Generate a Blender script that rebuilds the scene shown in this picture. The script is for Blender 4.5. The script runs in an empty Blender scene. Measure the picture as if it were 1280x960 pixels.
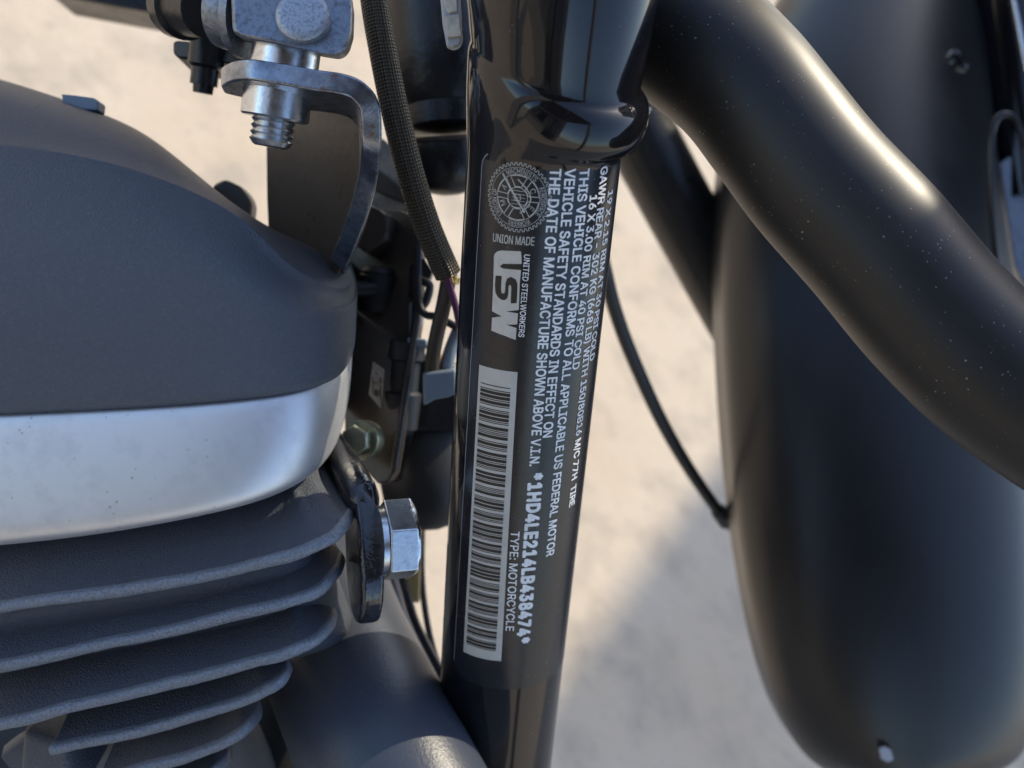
import bpy, bmesh, math, random
import numpy as np
from mathutils import Vector, Matrix
random.seed(7)
R_ = math.radians
S = bpy.context.scene
COL = S.collection

# ------------------------------------------------------------------ camera, sky, sun, exposure
PITCH, ROLL, HEIGHT, FPX = 45.0, 45.0, 0.86, 1280.0
up_c = np.array([math.sin(R_(ROLL))*math.cos(R_(PITCH)), math.cos(R_(ROLL))*math.cos(R_(PITCH)), math.sin(R_(PITCH))])
f_c = np.array([0, 0, -1.0]); yw = f_c - f_c.dot(up_c)*up_c; yw /= np.linalg.norm(yw)
xw = np.cross(yw, up_c)
C2W = np.array([xw, yw, up_c])            # rows: world axes seen in camera space
CAM = np.array([0, 0, HEIGHT])
def W(p):                                  # camera space (metres) -> world
    return np.asarray(p, float) @ C2W.T + CAM
def V(px, py, d):                          # photo pixel + depth -> camera space
    return np.array([(px-640)/FPX*d, (480-py)/FPX*d, -d])

cam = bpy.data.cameras.new('camera'); camo = bpy.data.objects.new('camera', cam); COL.objects.link(camo)
M = Matrix([list(r) for r in C2W]).to_4x4(); M.translation = Vector(CAM)
camo.matrix_world = M
cam.sensor_width = 36; cam.lens = 36; cam.clip_start = 0.005; cam.clip_end = 500
cam.dof.use_dof = True; cam.dof.focus_distance = 0.262; cam.dof.aperture_fstop = 12.5
S.camera = camo

SUN_EL, SUN_AZ = 42.0, 2.0               # azimuth clockwise from world +Y
w = bpy.data.worlds.new('World'); S.world = w; w.use_nodes = True
nt = w.node_tree; bg = nt.nodes['Background']
sky = nt.nodes.new('ShaderNodeTexSky'); sky.sky_type = 'NISHITA'; sky.sun_disc = False
sky.sun_elevation = R_(SUN_EL); sky.sun_rotation = R_(SUN_AZ); sky.air_density = 1.0; sky.dust_density = 1.4; sky.ozone_density = 1.6
nt.links.new(sky.outputs[0], bg.inputs[0]); bg.inputs[1].default_value = 0.15
sl = bpy.data.lights.new('sun', 'SUN'); sl.energy = 2.0; sl.angle = R_(0.55); sl.color = (1.0, 0.88, 0.67)
so = bpy.data.objects.new('sun', sl); COL.objects.link(so)
sd = Vector((math.cos(R_(SUN_EL))*math.sin(R_(SUN_AZ)), math.cos(R_(SUN_EL))*math.cos(R_(SUN_AZ)), math.sin(R_(SUN_EL))))
so.rotation_euler = sd.to_track_quat('Z', 'Y').to_euler(); so.location = sd*5
S.view_settings.view_transform = 'Standard'; S.view_settings.look = 'None'
S.view_settings.exposure = 1.08; S.view_settings.gamma = 1.0
S.cycles.use_denoising = True; S.cycles.max_bounces = 8

# ------------------------------------------------------------------ materials
def mat(name, col, rough=0.5, metal=0.0, bump=None, spec=0.5, coat=0.0, dust=0.0, mottle=None, rvar=0.0, scr=None, coat_rough=0.04):
    """bump: list of (scale, strength metres); mottle: (scale, other colour, lo, hi)"""
    m = bpy.data.materials.new(name); m.use_nodes = True; n = m.node_tree.nodes; l = m.node_tree.links
    b = n['Principled BSDF']; b.inputs['Base Color'].default_value = (*col, 1)
    b.inputs['Roughness'].default_value = rough; b.inputs['Metallic'].default_value = metal
    b.inputs['Specular IOR Level'].default_value = spec
    b.inputs['Coat Weight'].default_value = coat; b.inputs['Coat Roughness'].default_value = coat_rough
    tc = n.new('ShaderNodeNewGeometry'); src = tc.outputs['Position']
    def noise(sc, det=4, ro=0.6, vec=None):
        t = n.new('ShaderNodeTexNoise'); t.inputs['Scale'].default_value = sc; t.inputs['Detail'].default_value = det
        t.inputs['Roughness'].default_value = ro; l.new(vec or src, t.inputs['Vector']); return t.outputs['Fac']
    def ramp(fac, lo, hi, a=0.0, c=1.0):
        r = n.new('ShaderNodeMapRange'); r.inputs['From Min'].default_value = lo; r.inputs['From Max'].default_value = hi
        r.inputs['To Min'].default_value = a; r.inputs['To Max'].default_value = c; l.new(fac, r.inputs['Value']); return r.outputs[0]
    def mix(fac, a, c):
        x = n.new('ShaderNodeMix'); x.data_type = 'RGBA'; l.new(fac, x.inputs[0])
        for s, v in ((6, a), (7, c)):
            if isinstance(v, tuple): x.inputs[s].default_value = (*v, 1)
            else: l.new(v, x.inputs[s])
        return x.outputs[2]
    cur = col
    for mt in (mottle if isinstance(mottle, list) else [mottle] if mottle else []):
        cur = mix(ramp(noise(mt[0]), mt[2], mt[3]), cur, mt[1])
    rr = None
    if rvar: rr = ramp(noise(60, 5), 0.3, 0.7, rough-rvar, rough+rvar)
    if dust:
        v = n.new('ShaderNodeTexVoronoi'); v.inputs['Scale'].default_value = 900; v.inputs['Randomness'].default_value = 1
        wv = n.new('ShaderNodeVectorMath'); wv.operation = 'ADD'
        nz = n.new('ShaderNodeTexNoise'); nz.inputs['Scale'].default_value = 900; l.new(src, nz.inputs['Vector'])
        sc = n.new('ShaderNodeVectorMath'); sc.operation = 'SCALE'; sc.inputs['Scale'].default_value = 0.0012
        l.new(nz.outputs['Color'], sc.inputs[0]); l.new(src, wv.inputs[0]); l.new(sc.outputs[0], wv.inputs[1]); l.new(wv.outputs[0], v.inputs['Vector'])
        sz = n.new('ShaderNodeSeparateColor'); l.new(v.outputs['Color'], sz.inputs[0])
        thr = ramp(sz.outputs[0], 0.50, 1.0, 0.0, 0.21)       # only some cells carry a speck
        lt = n.new('ShaderNodeMath'); lt.operation = 'LESS_THAN'; l.new(v.outputs['Distance'], lt.inputs[0]); l.new(thr, lt.inputs[1])
        pm = n.new('ShaderNodeMath'); pm.operation = 'MULTIPLY'; l.new(lt.outputs[0], pm.inputs[0])
        l.new(ramp(noise(45, 3), 0.40, 0.62, 0.08*dust, dust), pm.inputs[1])
        cur = mix(pm.outputs[0], cur, (0.27, 0.26, 0.25))
        film = ramp(noise(30, 5), 0.35, 0.75, 0.0, 0.020*dust)
        cur = mix(film, cur, (0.4, 0.36, 0.3))
        rb = ramp(pm.outputs[0], 0, 1, rough, 0.8)
        rr = rb if rr is None else rr
    if scr:                                                     # dark pits: (scale, threshold, colour)
        v = n.new('ShaderNodeTexVoronoi'); v.inputs['Scale'].default_value = scr[0]; l.new(src, v.inputs['Vector'])
        q = ramp(v.outputs['Distance'], scr[1], scr[1]*0.5)
        sp = n.new('ShaderNodeSeparateColor'); l.new(v.outputs['Color'], sp.inputs[0])
        g = n.new('ShaderNodeMath'); g.operation = 'GREATER_THAN'; l.new(sp.outputs[1], g.inputs[0]); g.inputs[1].default_value = scr[3]
        q2 = n.new('ShaderNodeMath'); q2.operation = 'MULTIPLY'; l.new(q, q2.inputs[0]); l.new(g.outputs[0], q2.inputs[1])
        q3 = n.new('ShaderNodeMath'); q3.operation = 'MULTIPLY'; l.new(q2.outputs[0], q3.inputs[0]); l.new(ramp(noise(70, 3), 0.5, 0.6), q3.inputs[1])
        cur = mix(q3.outputs[0], cur, scr[2])
    if not isinstance(cur, tuple): l.new(cur, b.inputs['Base Color'])
    if rr is not None: l.new(rr, b.inputs['Roughness'])
    prev = None
    for sc, dist in (bump or []):
        bp = n.new('ShaderNodeBump'); bp.inputs['Strength'].default_value = 1.0; bp.inputs['Distance'].default_value = dist
        l.new(noise(sc, 3), bp.inputs['Height'])
        if prev: l.new(prev, bp.inputs['Normal'])
        prev = bp.outputs[0]
    if prev: l.new(prev, b.inputs['Normal'])
    if prev and coat: l.new(prev, b.inputs['Coat Normal'])
    return m

MT = dict(
 gloss=mat('gloss_black_paint', (0.006, 0.006, 0.008), 0.07, dust=0.25, spec=0.6),
 frame=mat('frame_black_paint', (0.006, 0.006, 0.008), 0.10, dust=0.30, spec=0.6),
 satin=mat('satin_black_paint', (0.010, 0.0098, 0.0100), 0.44, bump=[(2500, 0.000012)], dust=0.9, rvar=0.03),
 fender=mat('fender_satin_black', (0.009, 0.0095, 0.0115), 0.36, spec=0.5, bump=[(3000, 0.000008)], dust=0.35, rvar=0.02),
 powder=mat('charcoal_powder_coat', (0.074, 0.088, 0.116), 0.46, spec=0.65, bump=[(1700, 0.00062), (600, 0.00016)], mottle=(900, (0.10, 0.108, 0.122), 0.5, 0.72), dust=0.25),
 rim=mat('fin_rim_highlight', (0.24, 0.27, 0.32), 0.42, 0.3, bump=[(1500, 0.0005), (420, 0.0003)], mottle=(1500, (0.14, 0.155, 0.185), 0.42, 0.7)),  # bright edge highlight of the fins painted in as a paler colour
 exhaust=mat('wrinkled_black_heat_paint', (0.050, 0.060, 0.082), 0.36, bump=[(900, 0.00011), (2400, 0.00004)], dust=0.2),
 alu=mat('brushed_aluminium', (0.80, 0.81, 0.83), 0.54, 1.0, bump=[(2600, 0.00001)], rvar=0.04, scr=(620, 0.30, (0.55, 0.53, 0.51), 0.72), mottle=(120, (0.68, 0.69, 0.72), 0.5, 0.8)),
 zinc=mat('zinc_plated_steel', (0.72, 0.75, 0.78), 0.27, 1.0, bump=[(700, 0.00005)], rvar=0.07, mottle=(500, (0.5, 0.52, 0.55), 0.5, 0.75)),
 cast=mat('dull_grey_steel', (0.26, 0.29, 0.34), 0.40, 0.8, bump=[(900, 0.0002)], rvar=0.08, mottle=(700, (0.16, 0.17, 0.19), 0.45, 0.7)),
 washerface=mat('pitted_grey_face', (0.42, 0.47, 0.55), 0.5, 0.7, bump=[(1600, 0.0001)], mottle=(1300, (0.28, 0.31, 0.36), 0.46, 0.62)),
 strap=mat('worn_bare_steel', (0.36, 0.40, 0.47), 0.27, 0.9, bump=[(500, 0.00012)], rvar=0.08, mottle=[(210, (0.17, 0.19, 0.23), 0.42, 0.66), (330, (0.22, 0.13, 0.09), 0.62, 0.74)], coat=0.2),
 tab=mat('chipped_gloss_black', (0.016, 0.016, 0.02), 0.13, 0.0, bump=[(320, 0.00025)], mottle=[(300, (0.10, 0.05, 0.03), 0.66, 0.72), (200, (0.03, 0.035, 0.05), 0.5, 0.7)], spec=0.9),
 plate=mat('black_plate_warm_reflection', (0.060, 0.046, 0.035), 0.33, bump=[(300, 0.0001)], dust=0.5, rvar=0.08),  # brown of the reflected ground put into the base colour
 dark=mat('dark_plastic', (0.012, 0.012, 0.013), 0.32, bump=[(400, 0.0002)], rvar=0.08),
 rubber=mat('black_rubber', (0.015, 0.015, 0.016), 0.5, bump=[(800, 0.0001)]),
 conn=mat('grey_blue_plastic', (0.20, 0.25, 0.31), 0.45),
 amber=mat('amber_plastic', (0.40, 0.20, 0.05), 0.45), purple=mat('purple_wire', (0.10, 0.02, 0.09), 0.4),
 white=mat('white_print', (0.84, 0.85, 0.86), 0.42, bump=[(3000, 0.000006)], mottle=(260, (0.62, 0.62, 0.62), 0.45, 0.8)),
 silver=mat('silver_print', (0.50, 0.50, 0.48), 0.42, mottle=(900, (0.3, 0.3, 0.29), 0.45, 0.7)),
 ink=mat('black_print', (0.012, 0.012, 0.013), 0.4),
 film=mat('sticker_film', (0.013, 0.014, 0.018), 0.26, spec=0.55, bump=[(220, 0.00005)], dust=0.3, mottle=(60, (0.02, 0.02, 0.024), 0.5, 0.8)),
 brass=mat('tan_strip', (0.42, 0.30, 0.12), 0.5), bronze=mat('greenish_zinc', (0.30, 0.32, 0.25), 0.35, 0.85, bump=[(500, 0.0001)]),
 clip=mat('pale_clip_plastic', (0.62, 0.58, 0.48), 0.3, mottle=(300, (0.4, 0.38, 0.34), 0.4, 0.6)),
 tag=mat('grey_tag_print', (0.20, 0.19, 0.18), 0.6), palegrey=mat('pale_grey_plastic', (0.42, 0.44, 0.47), 0.45),
 fray=mat('yellow_fibre', (0.55, 0.42, 0.10), 0.6),
)
def braid_mat():
    m = bpy.data.materials.new('braided_sleeve'); m.use_nodes = True; n = m.node_tree.nodes; l = m.node_tree.links
    b = n['Principled BSDF']; uv = n.new('ShaderNodeUVMap')
    def wave(sx, sy):
        mp = n.new('ShaderNodeVectorMath'); mp.operation = 'DOT_PRODUCT'; l.new(uv.outputs[0], mp.inputs[0]); mp.inputs[1].default_value = (sx, sy, 0)
        s = n.new('ShaderNodeMath'); s.operation = 'SINE'; l.new(mp.outputs['Value'], s.inputs[0]); return s.outputs[0]
    k = 2*math.pi
    mx = n.new('ShaderNodeMath'); mx.operation = 'MULTIPLY'; l.new(wave(k*15, k*52), mx.inputs[0]); l.new(wave(k*15, -k*52), mx.inputs[1])
    r = n.new('ShaderNodeMapRange'); r.inputs[1].default_value = -0.3; r.inputs[2].default_value = 0.6; l.new(mx.outputs[0], r.inputs[0])
    x = n.new('ShaderNodeMix'); x.data_type = 'RGBA'; l.new(r.outputs[0], x.inputs[0]); x.inputs[6].default_value = (0.014, 0.012, 0.010, 1); x.inputs[7].default_value = (0.15, 0.11, 0.055, 1)
    l.new(x.outputs[2], b.inputs['Base Color']); b.inputs['Roughness'].default_value = 0.38
    bp = n.new('ShaderNodeBump'); bp.inputs['Distance'].default_value = 0.0004; l.new(mx.outputs[0], bp.inputs['Height']); l.new(bp.outputs[0], b.inputs['Normal'])
    return m
MT['braid'] = braid_mat()

# ------------------------------------------------------------------ object helpers
ORG = {}
def link(name, mesh, m, parent=None, label=None, origin=None, loc=None):
    o = bpy.data.objects.new(name, mesh); COL.objects.link(o)
    if m is not None and not mesh.materials: mesh.materials.append(m)
    wo = np.array(loc if loc is not None else (0, 0, 0), float); ORG[o.name] = wo
    if parent is not None:
        o.parent = parent; o.location = Vector(wo - ORG[parent.name])
    else: o.location = Vector(wo)
    if label: o['label'] = label
    return o
def build(name, verts, faces, m, parent=None, label=None, smooth=True, angle=40, subsurf=0, bevel=0, uvs=None, world=False, bseg=3):
    v = np.asarray(verts, float); v = v if world else W(v)
    c = (v.min(0)+v.max(0))/2
    me = bpy.data.meshes.new(name); me.from_pydata([tuple(x) for x in (v-c)], [], [tuple(f) for f in faces]); me.update()
    bm = bmesh.new(); bm.from_mesh(me)
    if uvs is None: bmesh.ops.recalc_face_normals(bm, faces=bm.faces)
    bm.to_mesh(me); bm.free()
    if uvs is not None:
        ul = me.uv_layers.new(name='UVMap')
        for lp in me.loops: ul.data[lp.index].uv = uvs[lp.vertex_index]
    if smooth:
        me.polygons.foreach_set('use_smooth', [True]*len(me.polygons))
        if not subsurf: me.set_sharp_from_angle(angle=R_(angle))
    o = link(name, me, m, parent, label, loc=c)
    if bevel:
        b = o.modifiers.new('bevel', 'BEVEL'); b.width = bevel; b.segments = bseg; b.limit_method = 'ANGLE'; b.angle_limit = R_(30); b.harden_normals = True
    if subsurf:
        s = o.modifiers.new('subsurf', 'SUBSURF'); s.levels = subsurf; s.render_levels = subsurf
    return o
def catmull(P, n=8):
    P = np.asarray(P, float); out = []
    for i in range(len(P)-1):
        p0 = P[max(i-1, 0)]; p1 = P[i]; p2 = P[i+1]; p3 = P[min(i+2, len(P)-1)]
        for k in range(n):
            t = k/n
            out.append(0.5*((2*p1)+(-p0+p2)*t+(2*p0-5*p1+4*p2-p3)*t*t+(-p0+3*p1-3*p2+p3)*t**3))
    out.append(P[-1]); return np.array(out)
def frames(P):
    T = np.gradient(P, axis=0); T /= np.linalg.norm(T, axis=1)[:, None]
    a = np.array([0, 0, 1.0]); u = a - a.dot(T[0])*T[0]
    if np.linalg.norm(u) < 1e-3: u = np.array([1.0, 0, 0]) - T[0][0]*T[0]
    u /= np.linalg.norm(u); U = []
    for t in T:
        u = u - u.dot(t)*t; u /= np.linalg.norm(u); U.append(u)
    U = np.array(U); return T, U, np.cross(T, U)
def tube_geo(P, rad, seg=24, cap=True, section=None):
    P = np.asarray(P, float); n = len(P); rad = np.broadcast_to(np.asarray(rad, float), (n,)) if np.ndim(rad) < 2 else rad
    T, U, B = frames(P); vs = []; fs = []; uv = []
    L = np.concatenate([[0], np.cumsum(np.linalg.norm(np.diff(P, axis=0), axis=1))])
    for i in range(n):
        for k in range(seg):
            a = 2*math.pi*k/seg
            vs.append(P[i]+rad[i]*(math.cos(a)*U[i]+math.sin(a)*B[i])); uv.append((k/seg, L[i]*10))
    for i in range(n-1):
        for k in range(seg):
            fs.append((i*seg+k, i*seg+(k+1) % seg, (i+1)*seg+(k+1) % seg, (i+1)*seg+k))
    if cap:
        fs.append(tuple(range(seg))[::-1]); fs.append(tuple((n-1)*seg+k for k in range(seg)))
    return vs, fs, uv
def tube(name, pts, rad, m, parent, label=None, seg=28, n=8, smooth_path=True, uv=False, **k):
    P = np.array([V(*p) for p in pts])
    r = np.broadcast_to(np.asarray(rad, float), (len(P),))
    if smooth_path:
        Q = catmull(np.hstack([P, r[:, None]]), n); P = Q[:, :3]; r = Q[:, 3]
    vs, fs, u = tube_geo(P, r, seg)
    return build(name, vs, fs, m, parent, label, angle=60, uvs=u if uv else None, **k)
def lathe(name, A, axis, prof, m, parent, label=None, seg=40, angle=35, up=None, **k):
    """prof: (distance along axis, radius)"""
    axis = np.array(axis, float); axis /= np.linalg.norm(axis)
    a = np.array([0, 0, 1.0]) if up is None else np.array(up, float)
    if abs(a.dot(axis)) > 0.99: a = np.array([0, 1.0, 0])
    u = a-a.dot(axis)*axis; u /= np.linalg.norm(u); b = np.cross(axis, u); vs = []; fs = []
    for s, r in prof:
        for q in range(seg):
            t = 2*math.pi*q/seg; vs.append(np.array(A)+axis*s+max(r, 1e-5)*(math.cos(t)*u+math.sin(t)*b))
    for i in range(len(prof)-1):
        for q in range(seg): fs.append((i*seg+q, i*seg+(q+1) % seg, (i+1)*seg+(q+1) % seg, (i+1)*seg+q))
    fs.append(tuple(range(seg))[::-1]); fs.append(tuple((len(prof)-1)*seg+q for q in range(seg)))
    return build(name, vs, fs, m, parent, label, angle=angle, **k)
def prism(name, pts, ext, m, parent, label=None, bevel=0.0008, pre=None, **k):
    """pts: (px,py,d) outline facing the camera; ext: camera-space extrusion"""
    P = np.array([V(*p) for p in pts]) if pre is None else np.array(pre); n = len(P); e = np.array(ext, float)
    vs = list(P)+list(P+e); fs = [tuple(range(n)), tuple(range(2*n-1, n-1, -1))]
    for i in range(n): fs.append((i, (i+1) % n, n+(i+1) % n, n+i))
    return build(name, vs, fs, m, parent, label, angle=35, bevel=bevel, **k)
def grid(name, rows, m, parent, label=None, subsurf=2, pre=False, thick=0, closed=False, crease=None, **k):
    P = [[(np.array(p) if pre else V(*p)) for p in r] for r in rows]; nr = len(P); nc = len(P[0]); vs = [p for r in P for p in r]; fs = []
    for i in range(nr-1):
        for j in range(nc-1 if not closed else nc): fs.append((i*nc+j, i*nc+(j+1) % nc, (i+1)*nc+(j+1) % nc, (i+1)*nc+j))
    o = build(name, vs, fs, m, parent, label, subsurf=0, **k)
    if crease:
        at = o.data.attributes.new('crease_edge', 'FLOAT', 'EDGE')
        for e in o.data.edges:
            a, b = sorted(e.vertices)
            if a//nc == b//nc and a//nc in crease: at.data[e.index].value = crease[a//nc]
    if thick:
        s = o.modifiers.new('solid', 'SOLIDIFY'); s.thickness = thick; s.offset = -1
    if subsurf:
        s = o.modifiers.new('subsurf', 'SUBSURF'); s.levels = subsurf; s.render_levels = subsurf
    return o

# ------------------------------------------------------------------ ground
def ground():
    m = bpy.data.materials.new('worn_concrete'); m.use_nodes = True; n = m.node_tree.nodes; l = m.node_tree.links; b = n['Principled BSDF']
    g = n.new('ShaderNodeNewGeometry')
    def nz(sc, det, lo, hi):
        t = n.new('ShaderNodeTexNoise'); t.inputs['Scale'].default_value = sc; t.inputs['Detail'].default_value = det; t.inputs['Roughness'].default_value = 0.62
        l.new(g.outputs['Position'], t.inputs['Vector']); r = n.new('ShaderNodeMapRange'); r.inputs[1].default_value = lo; r.inputs[2].default_value = hi
        l.new(t.outputs['Fac'], r.inputs[0]); return r.outputs[0], t.outputs['Fac']
    cur = (0.55, 0.458, 0.35, 1)
    for sc, det, lo, hi, c in ((3.2, 6, 0.42, 0.68, (0.51, 0.405, 0.29, 1)), (11, 6, 0.48, 0.66, (0.40, 0.335, 0.26, 1)), (30, 4, 0.62, 0.78, (0.33, 0.28, 0.22, 1)), (160, 2, 0.58, 0.75, (0.40, 0.34, 0.27, 1))):
        x = n.new('ShaderNodeMix'); x.data_type = 'RGBA'; l.new(nz(sc, det, lo, hi)[0], x.inputs[0])
        if isinstance(cur, tuple): x.inputs[6].default_value = cur
        else: l.new(cur, x.inputs[6])
        x.inputs[7].default_value = c; cur = x.outputs[2]
    l.new(cur, b.inputs['Base Color']); b.inputs['Roughness'].default_value = 0.85
    bp = n.new('ShaderNodeBump'); bp.inputs['Distance'].default_value = 0.0015; l.new(nz(60, 6, 0, 1)[1], bp.inputs['Height']); l.new(bp.outputs[0], b.inputs['Normal'])
    N = 40; ext = 120.0; vs = []; fs = []
    ax = np.sign(np.linspace(-1, 1, N+1))*np.abs(np.linspace(-1, 1, N+1))**3*ext
    rnd = random.Random(3)
    for y in ax:
        for x in ax: vs.append((x, y, rnd.uniform(-1, 1)*0.002 if max(abs(x), abs(y)) < 20 else 0))
    for i in range(N):
        for j in range(N): fs.append((i*(N+1)+j, i*(N+1)+j+1, (i+1)*(N+1)+j+1, (i+1)*(N+1)+j))
    o = build('ground', vs, fs, m, world=True); o['kind'] = 'structure'; o['label'] = 'pale sunlit worn concrete ground below the motorcycle'
ground()

# ------------------------------------------------------------------ unseen things added round the motorcycle for shade and reflections
def box(name, lo, hi, m, parent=None, label=None):
    x0, y0, z0 = lo; x1, y1, z1 = hi
    v = [(x, y, z) for z in (z0, z1) for y in (y0, y1) for x in (x0, x1)]
    return build(name, v, [(0, 1, 3, 2), (4, 5, 7, 6), (0, 1, 5, 4), (2, 3, 7, 6), (0, 2, 6, 4), (1, 3, 7, 5)], m, parent, label, smooth=False, world=True)
stucco = mat('tan_stucco', (0.22, 0.21, 0.20), 0.9, bump=[(40, 0.004)], mottle=(2, (0.19, 0.18, 0.17), 0.4, 0.7))
wood = mat('dark_brown_wood', (0.05, 0.045, 0.04), 0.7)
glassd = mat('dark_window_glass', (0.01, 0.012, 0.014), 0.05)
bld = bpy.data.objects.new('reflection_porch', None); COL.objects.link(bld); bld.location = (0.8, -2, 0); ORG['reflection_porch'] = np.array([0.8, -2, 0.0])  # unseen building, shaped to set the reflections on the bike
bld['label'] = 'unseen tan wall behind the camera with an added sky-blocking roof, mirrored in the glossy collar above the label'; bld['category'] = 'reflection_porch'
box('wall', (-0.55, -3.6, 0), (2.3, -3.4, 3.0), stucco, bld)
box('roof', (-0.6, -3.7, 3.0), (2.4, -0.7, 3.2), wood, bld)  # added to block the sky and darken reflections in black paint
box('post', (2.1, -0.95, 0), (2.25, -0.8, 2.99), stucco, bld); box('post', (-0.5, -0.95, 0), (-0.35, -0.8, 2.99), stucco, bld)
box('door', (0.9, -3.4, 0.01), (1.9, -3.32, 2.2), glassd, bld); box('window', (-0.3, -3.4, 0.9), (0.6, -3.32, 2.2), glassd, bld)
pil = box('ground_shade_blocker', (0, 0, 0), (2.4, 0.5, 6.0), stucco)  # unseen box added so its shadow falls on the ground
_a = R_(2.0); pil.location = (0.275+4.6*math.sin(_a)+1.2*math.cos(_a), 0.62+4.6*math.cos(_a)+0.25, 3.0); pil.rotation_euler = (0, 0, -R_(8)); pil['label'] = 'unseen tan block added ahead at the right to shade the ground'; pil['category'] = 'ground_shade_blocker'

# ------------------------------------------------------------------ the motorcycle
bike = bpy.data.objects.new('motorcycle', None); COL.objects.link(bike)
bl = W(V(640, 480, 0.5)); bike.location = (bl[0], bl[1], 0.0); ORG['motorcycle'] = np.array([bl[0], bl[1], 0.0]); bike.empty_display_size = 0.1
bike['label'] = 'black motorcycle seen close up, glossy frame tube with white printed label beside finned engine'
bike['category'] = 'motorcycle'

# --- downtube
A0 = V(679, 200, 0.2555); A1 = V(616.5, 960, 0.3440); RT = 0.0192
ua = (A1-A0)/np.linalg.norm(A1-A0); LT = np.linalg.norm(A1-A0)
ec = -(A0-A0.dot(ua)*ua); ec /= np.linalg.norm(ec); er = np.cross(ec, ua)
if er[0] < 0: er = -er
def cyl(s, ph, off=0.0): return A0+ua*s+(RT+off)*(math.cos(ph)*ec+math.sin(ph)*er)
def ray(px, py):
    d = V(px, py, 1.0); dp = d-d.dot(ua)*ua; ap = A0-A0.dot(ua)*ua
    a = dp.dot(dp); b = -2*dp.dot(ap); c = ap.dot(ap)-RT**2; q = b*b-4*a*c
    t = (-b-math.sqrt(max(q, 0)))/(2*a); p = d*t-A0
    return p.dot(ua), math.atan2((p-p.dot(ua)*ua).dot(er), (p-p.dot(ua)*ua).dot(ec))
P = [A0+ua*s for s in np.linspace(-0.012, LT+0.12, 24)]
vs, fs, _ = tube_geo(P, RT, 96)
down = build('frame_downtube', vs, fs, MT['frame'], bike, 'glossy black vertical frame tube that carries the white printed label', angle=60)

# collar / steering head casting above the tube: non-circular lathe, bulging to the right
def collar():
    vs = []; fs = []; seg = 96
    # (py on right side, radius left px, radius right px, slope) -> rows defined along the axis in mm
    rows = [(-0.016, 1.00, 1.00), (-0.004, 1.0, 1.0), (0.0, 1.005, 1.005), (0.002, 1.02, 1.04), (0.0045, 1.03, 1.09), (0.0075, 1.045, 1.18), (0.0105, 1.05, 1.25), (0.013, 1.05, 1.285), (0.0155, 1.05, 1.29),
            (0.0175, 1.045, 1.265), (0.019, 1.03, 1.20), (0.0198, 1.025, 1.155), (0.0208, 1.03, 1.145), (0.023, 1.05, 1.155), (0.027, 1.075, 1.17), (0.032, 1.12, 1.195), (0.042, 1.18, 1.23), (0.055, 1.22, 1.25), (0.07, 1.25, 1.26)]
    for s, rl, rr in rows:
        for q in range(seg):
            a = 2*math.pi*q/seg; wr = (0.5+0.5*math.sin(a)); wr = wr**1.1
            r = RT*(rl*(1-wr)+rr*wr)
            tilt = -0.0085*math.cos(a-0.9)*min(1, max(0, (s-0.0)/0.008))     # ring drops towards the camera's left
            vs.append(A0-ua*(s+0.0035+tilt*0.75)+r*(math.cos(a)*ec+math.sin(a)*er))
    n = len(rows)
    for i in range(n-1):
        for q in range(seg): fs.append((i*seg+q, i*seg+(q+1) % seg, (i+1)*seg+(q+1) % seg, (i+1)*seg+q))
    fs.append(tuple(range(seg))); fs.append(tuple((n-1)*seg+q for q in range(seg)))
    o = build('steering_head_collar', vs, fs, MT['gloss'], bike, 'glossy black flared collar with bulging ring above the label', angle=80)
    return o
col = collar()
pb, fb = None, None
c0 = V(757, 4, 0.232)
lathe('lower_boss', c0, (0.45, 0.12, 0.9), [(-0.01, 0.0062), (-0.002, 0.0062), (0.0006, 0.0056), (0.0012, 0.0044), (0.0003, 0.0034), (-0.001, 0.003)], MT['gloss'], bike)

# clip at left of collar
prism('wire_clip', [(548, -30, .262), (574, -30, .262), (578, 50, .262), (574, 57, .262), (566, 60, .262), (558, 57, .262), (553, 30, .262)], (0, 0, -0.003), MT['palegrey'], bike, 'pale grey clip with cream insert at top of tube')
prism('clip_insert', [(556, 20, .2612), (574, 18, .2612), (577, 45, .2612), (559, 47, .2612)], (0, 0, -0.002), MT['clip'], bike, bevel=0.0003)
prism('clip_insert', [(551, -20, .2612), (569, -20, .2612), (572, 14, .2612), (561, 16, .2612), (556, 8, .2612)], (0, 0, -0.002), MT['clip'], bike, bevel=0.0003)

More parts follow.
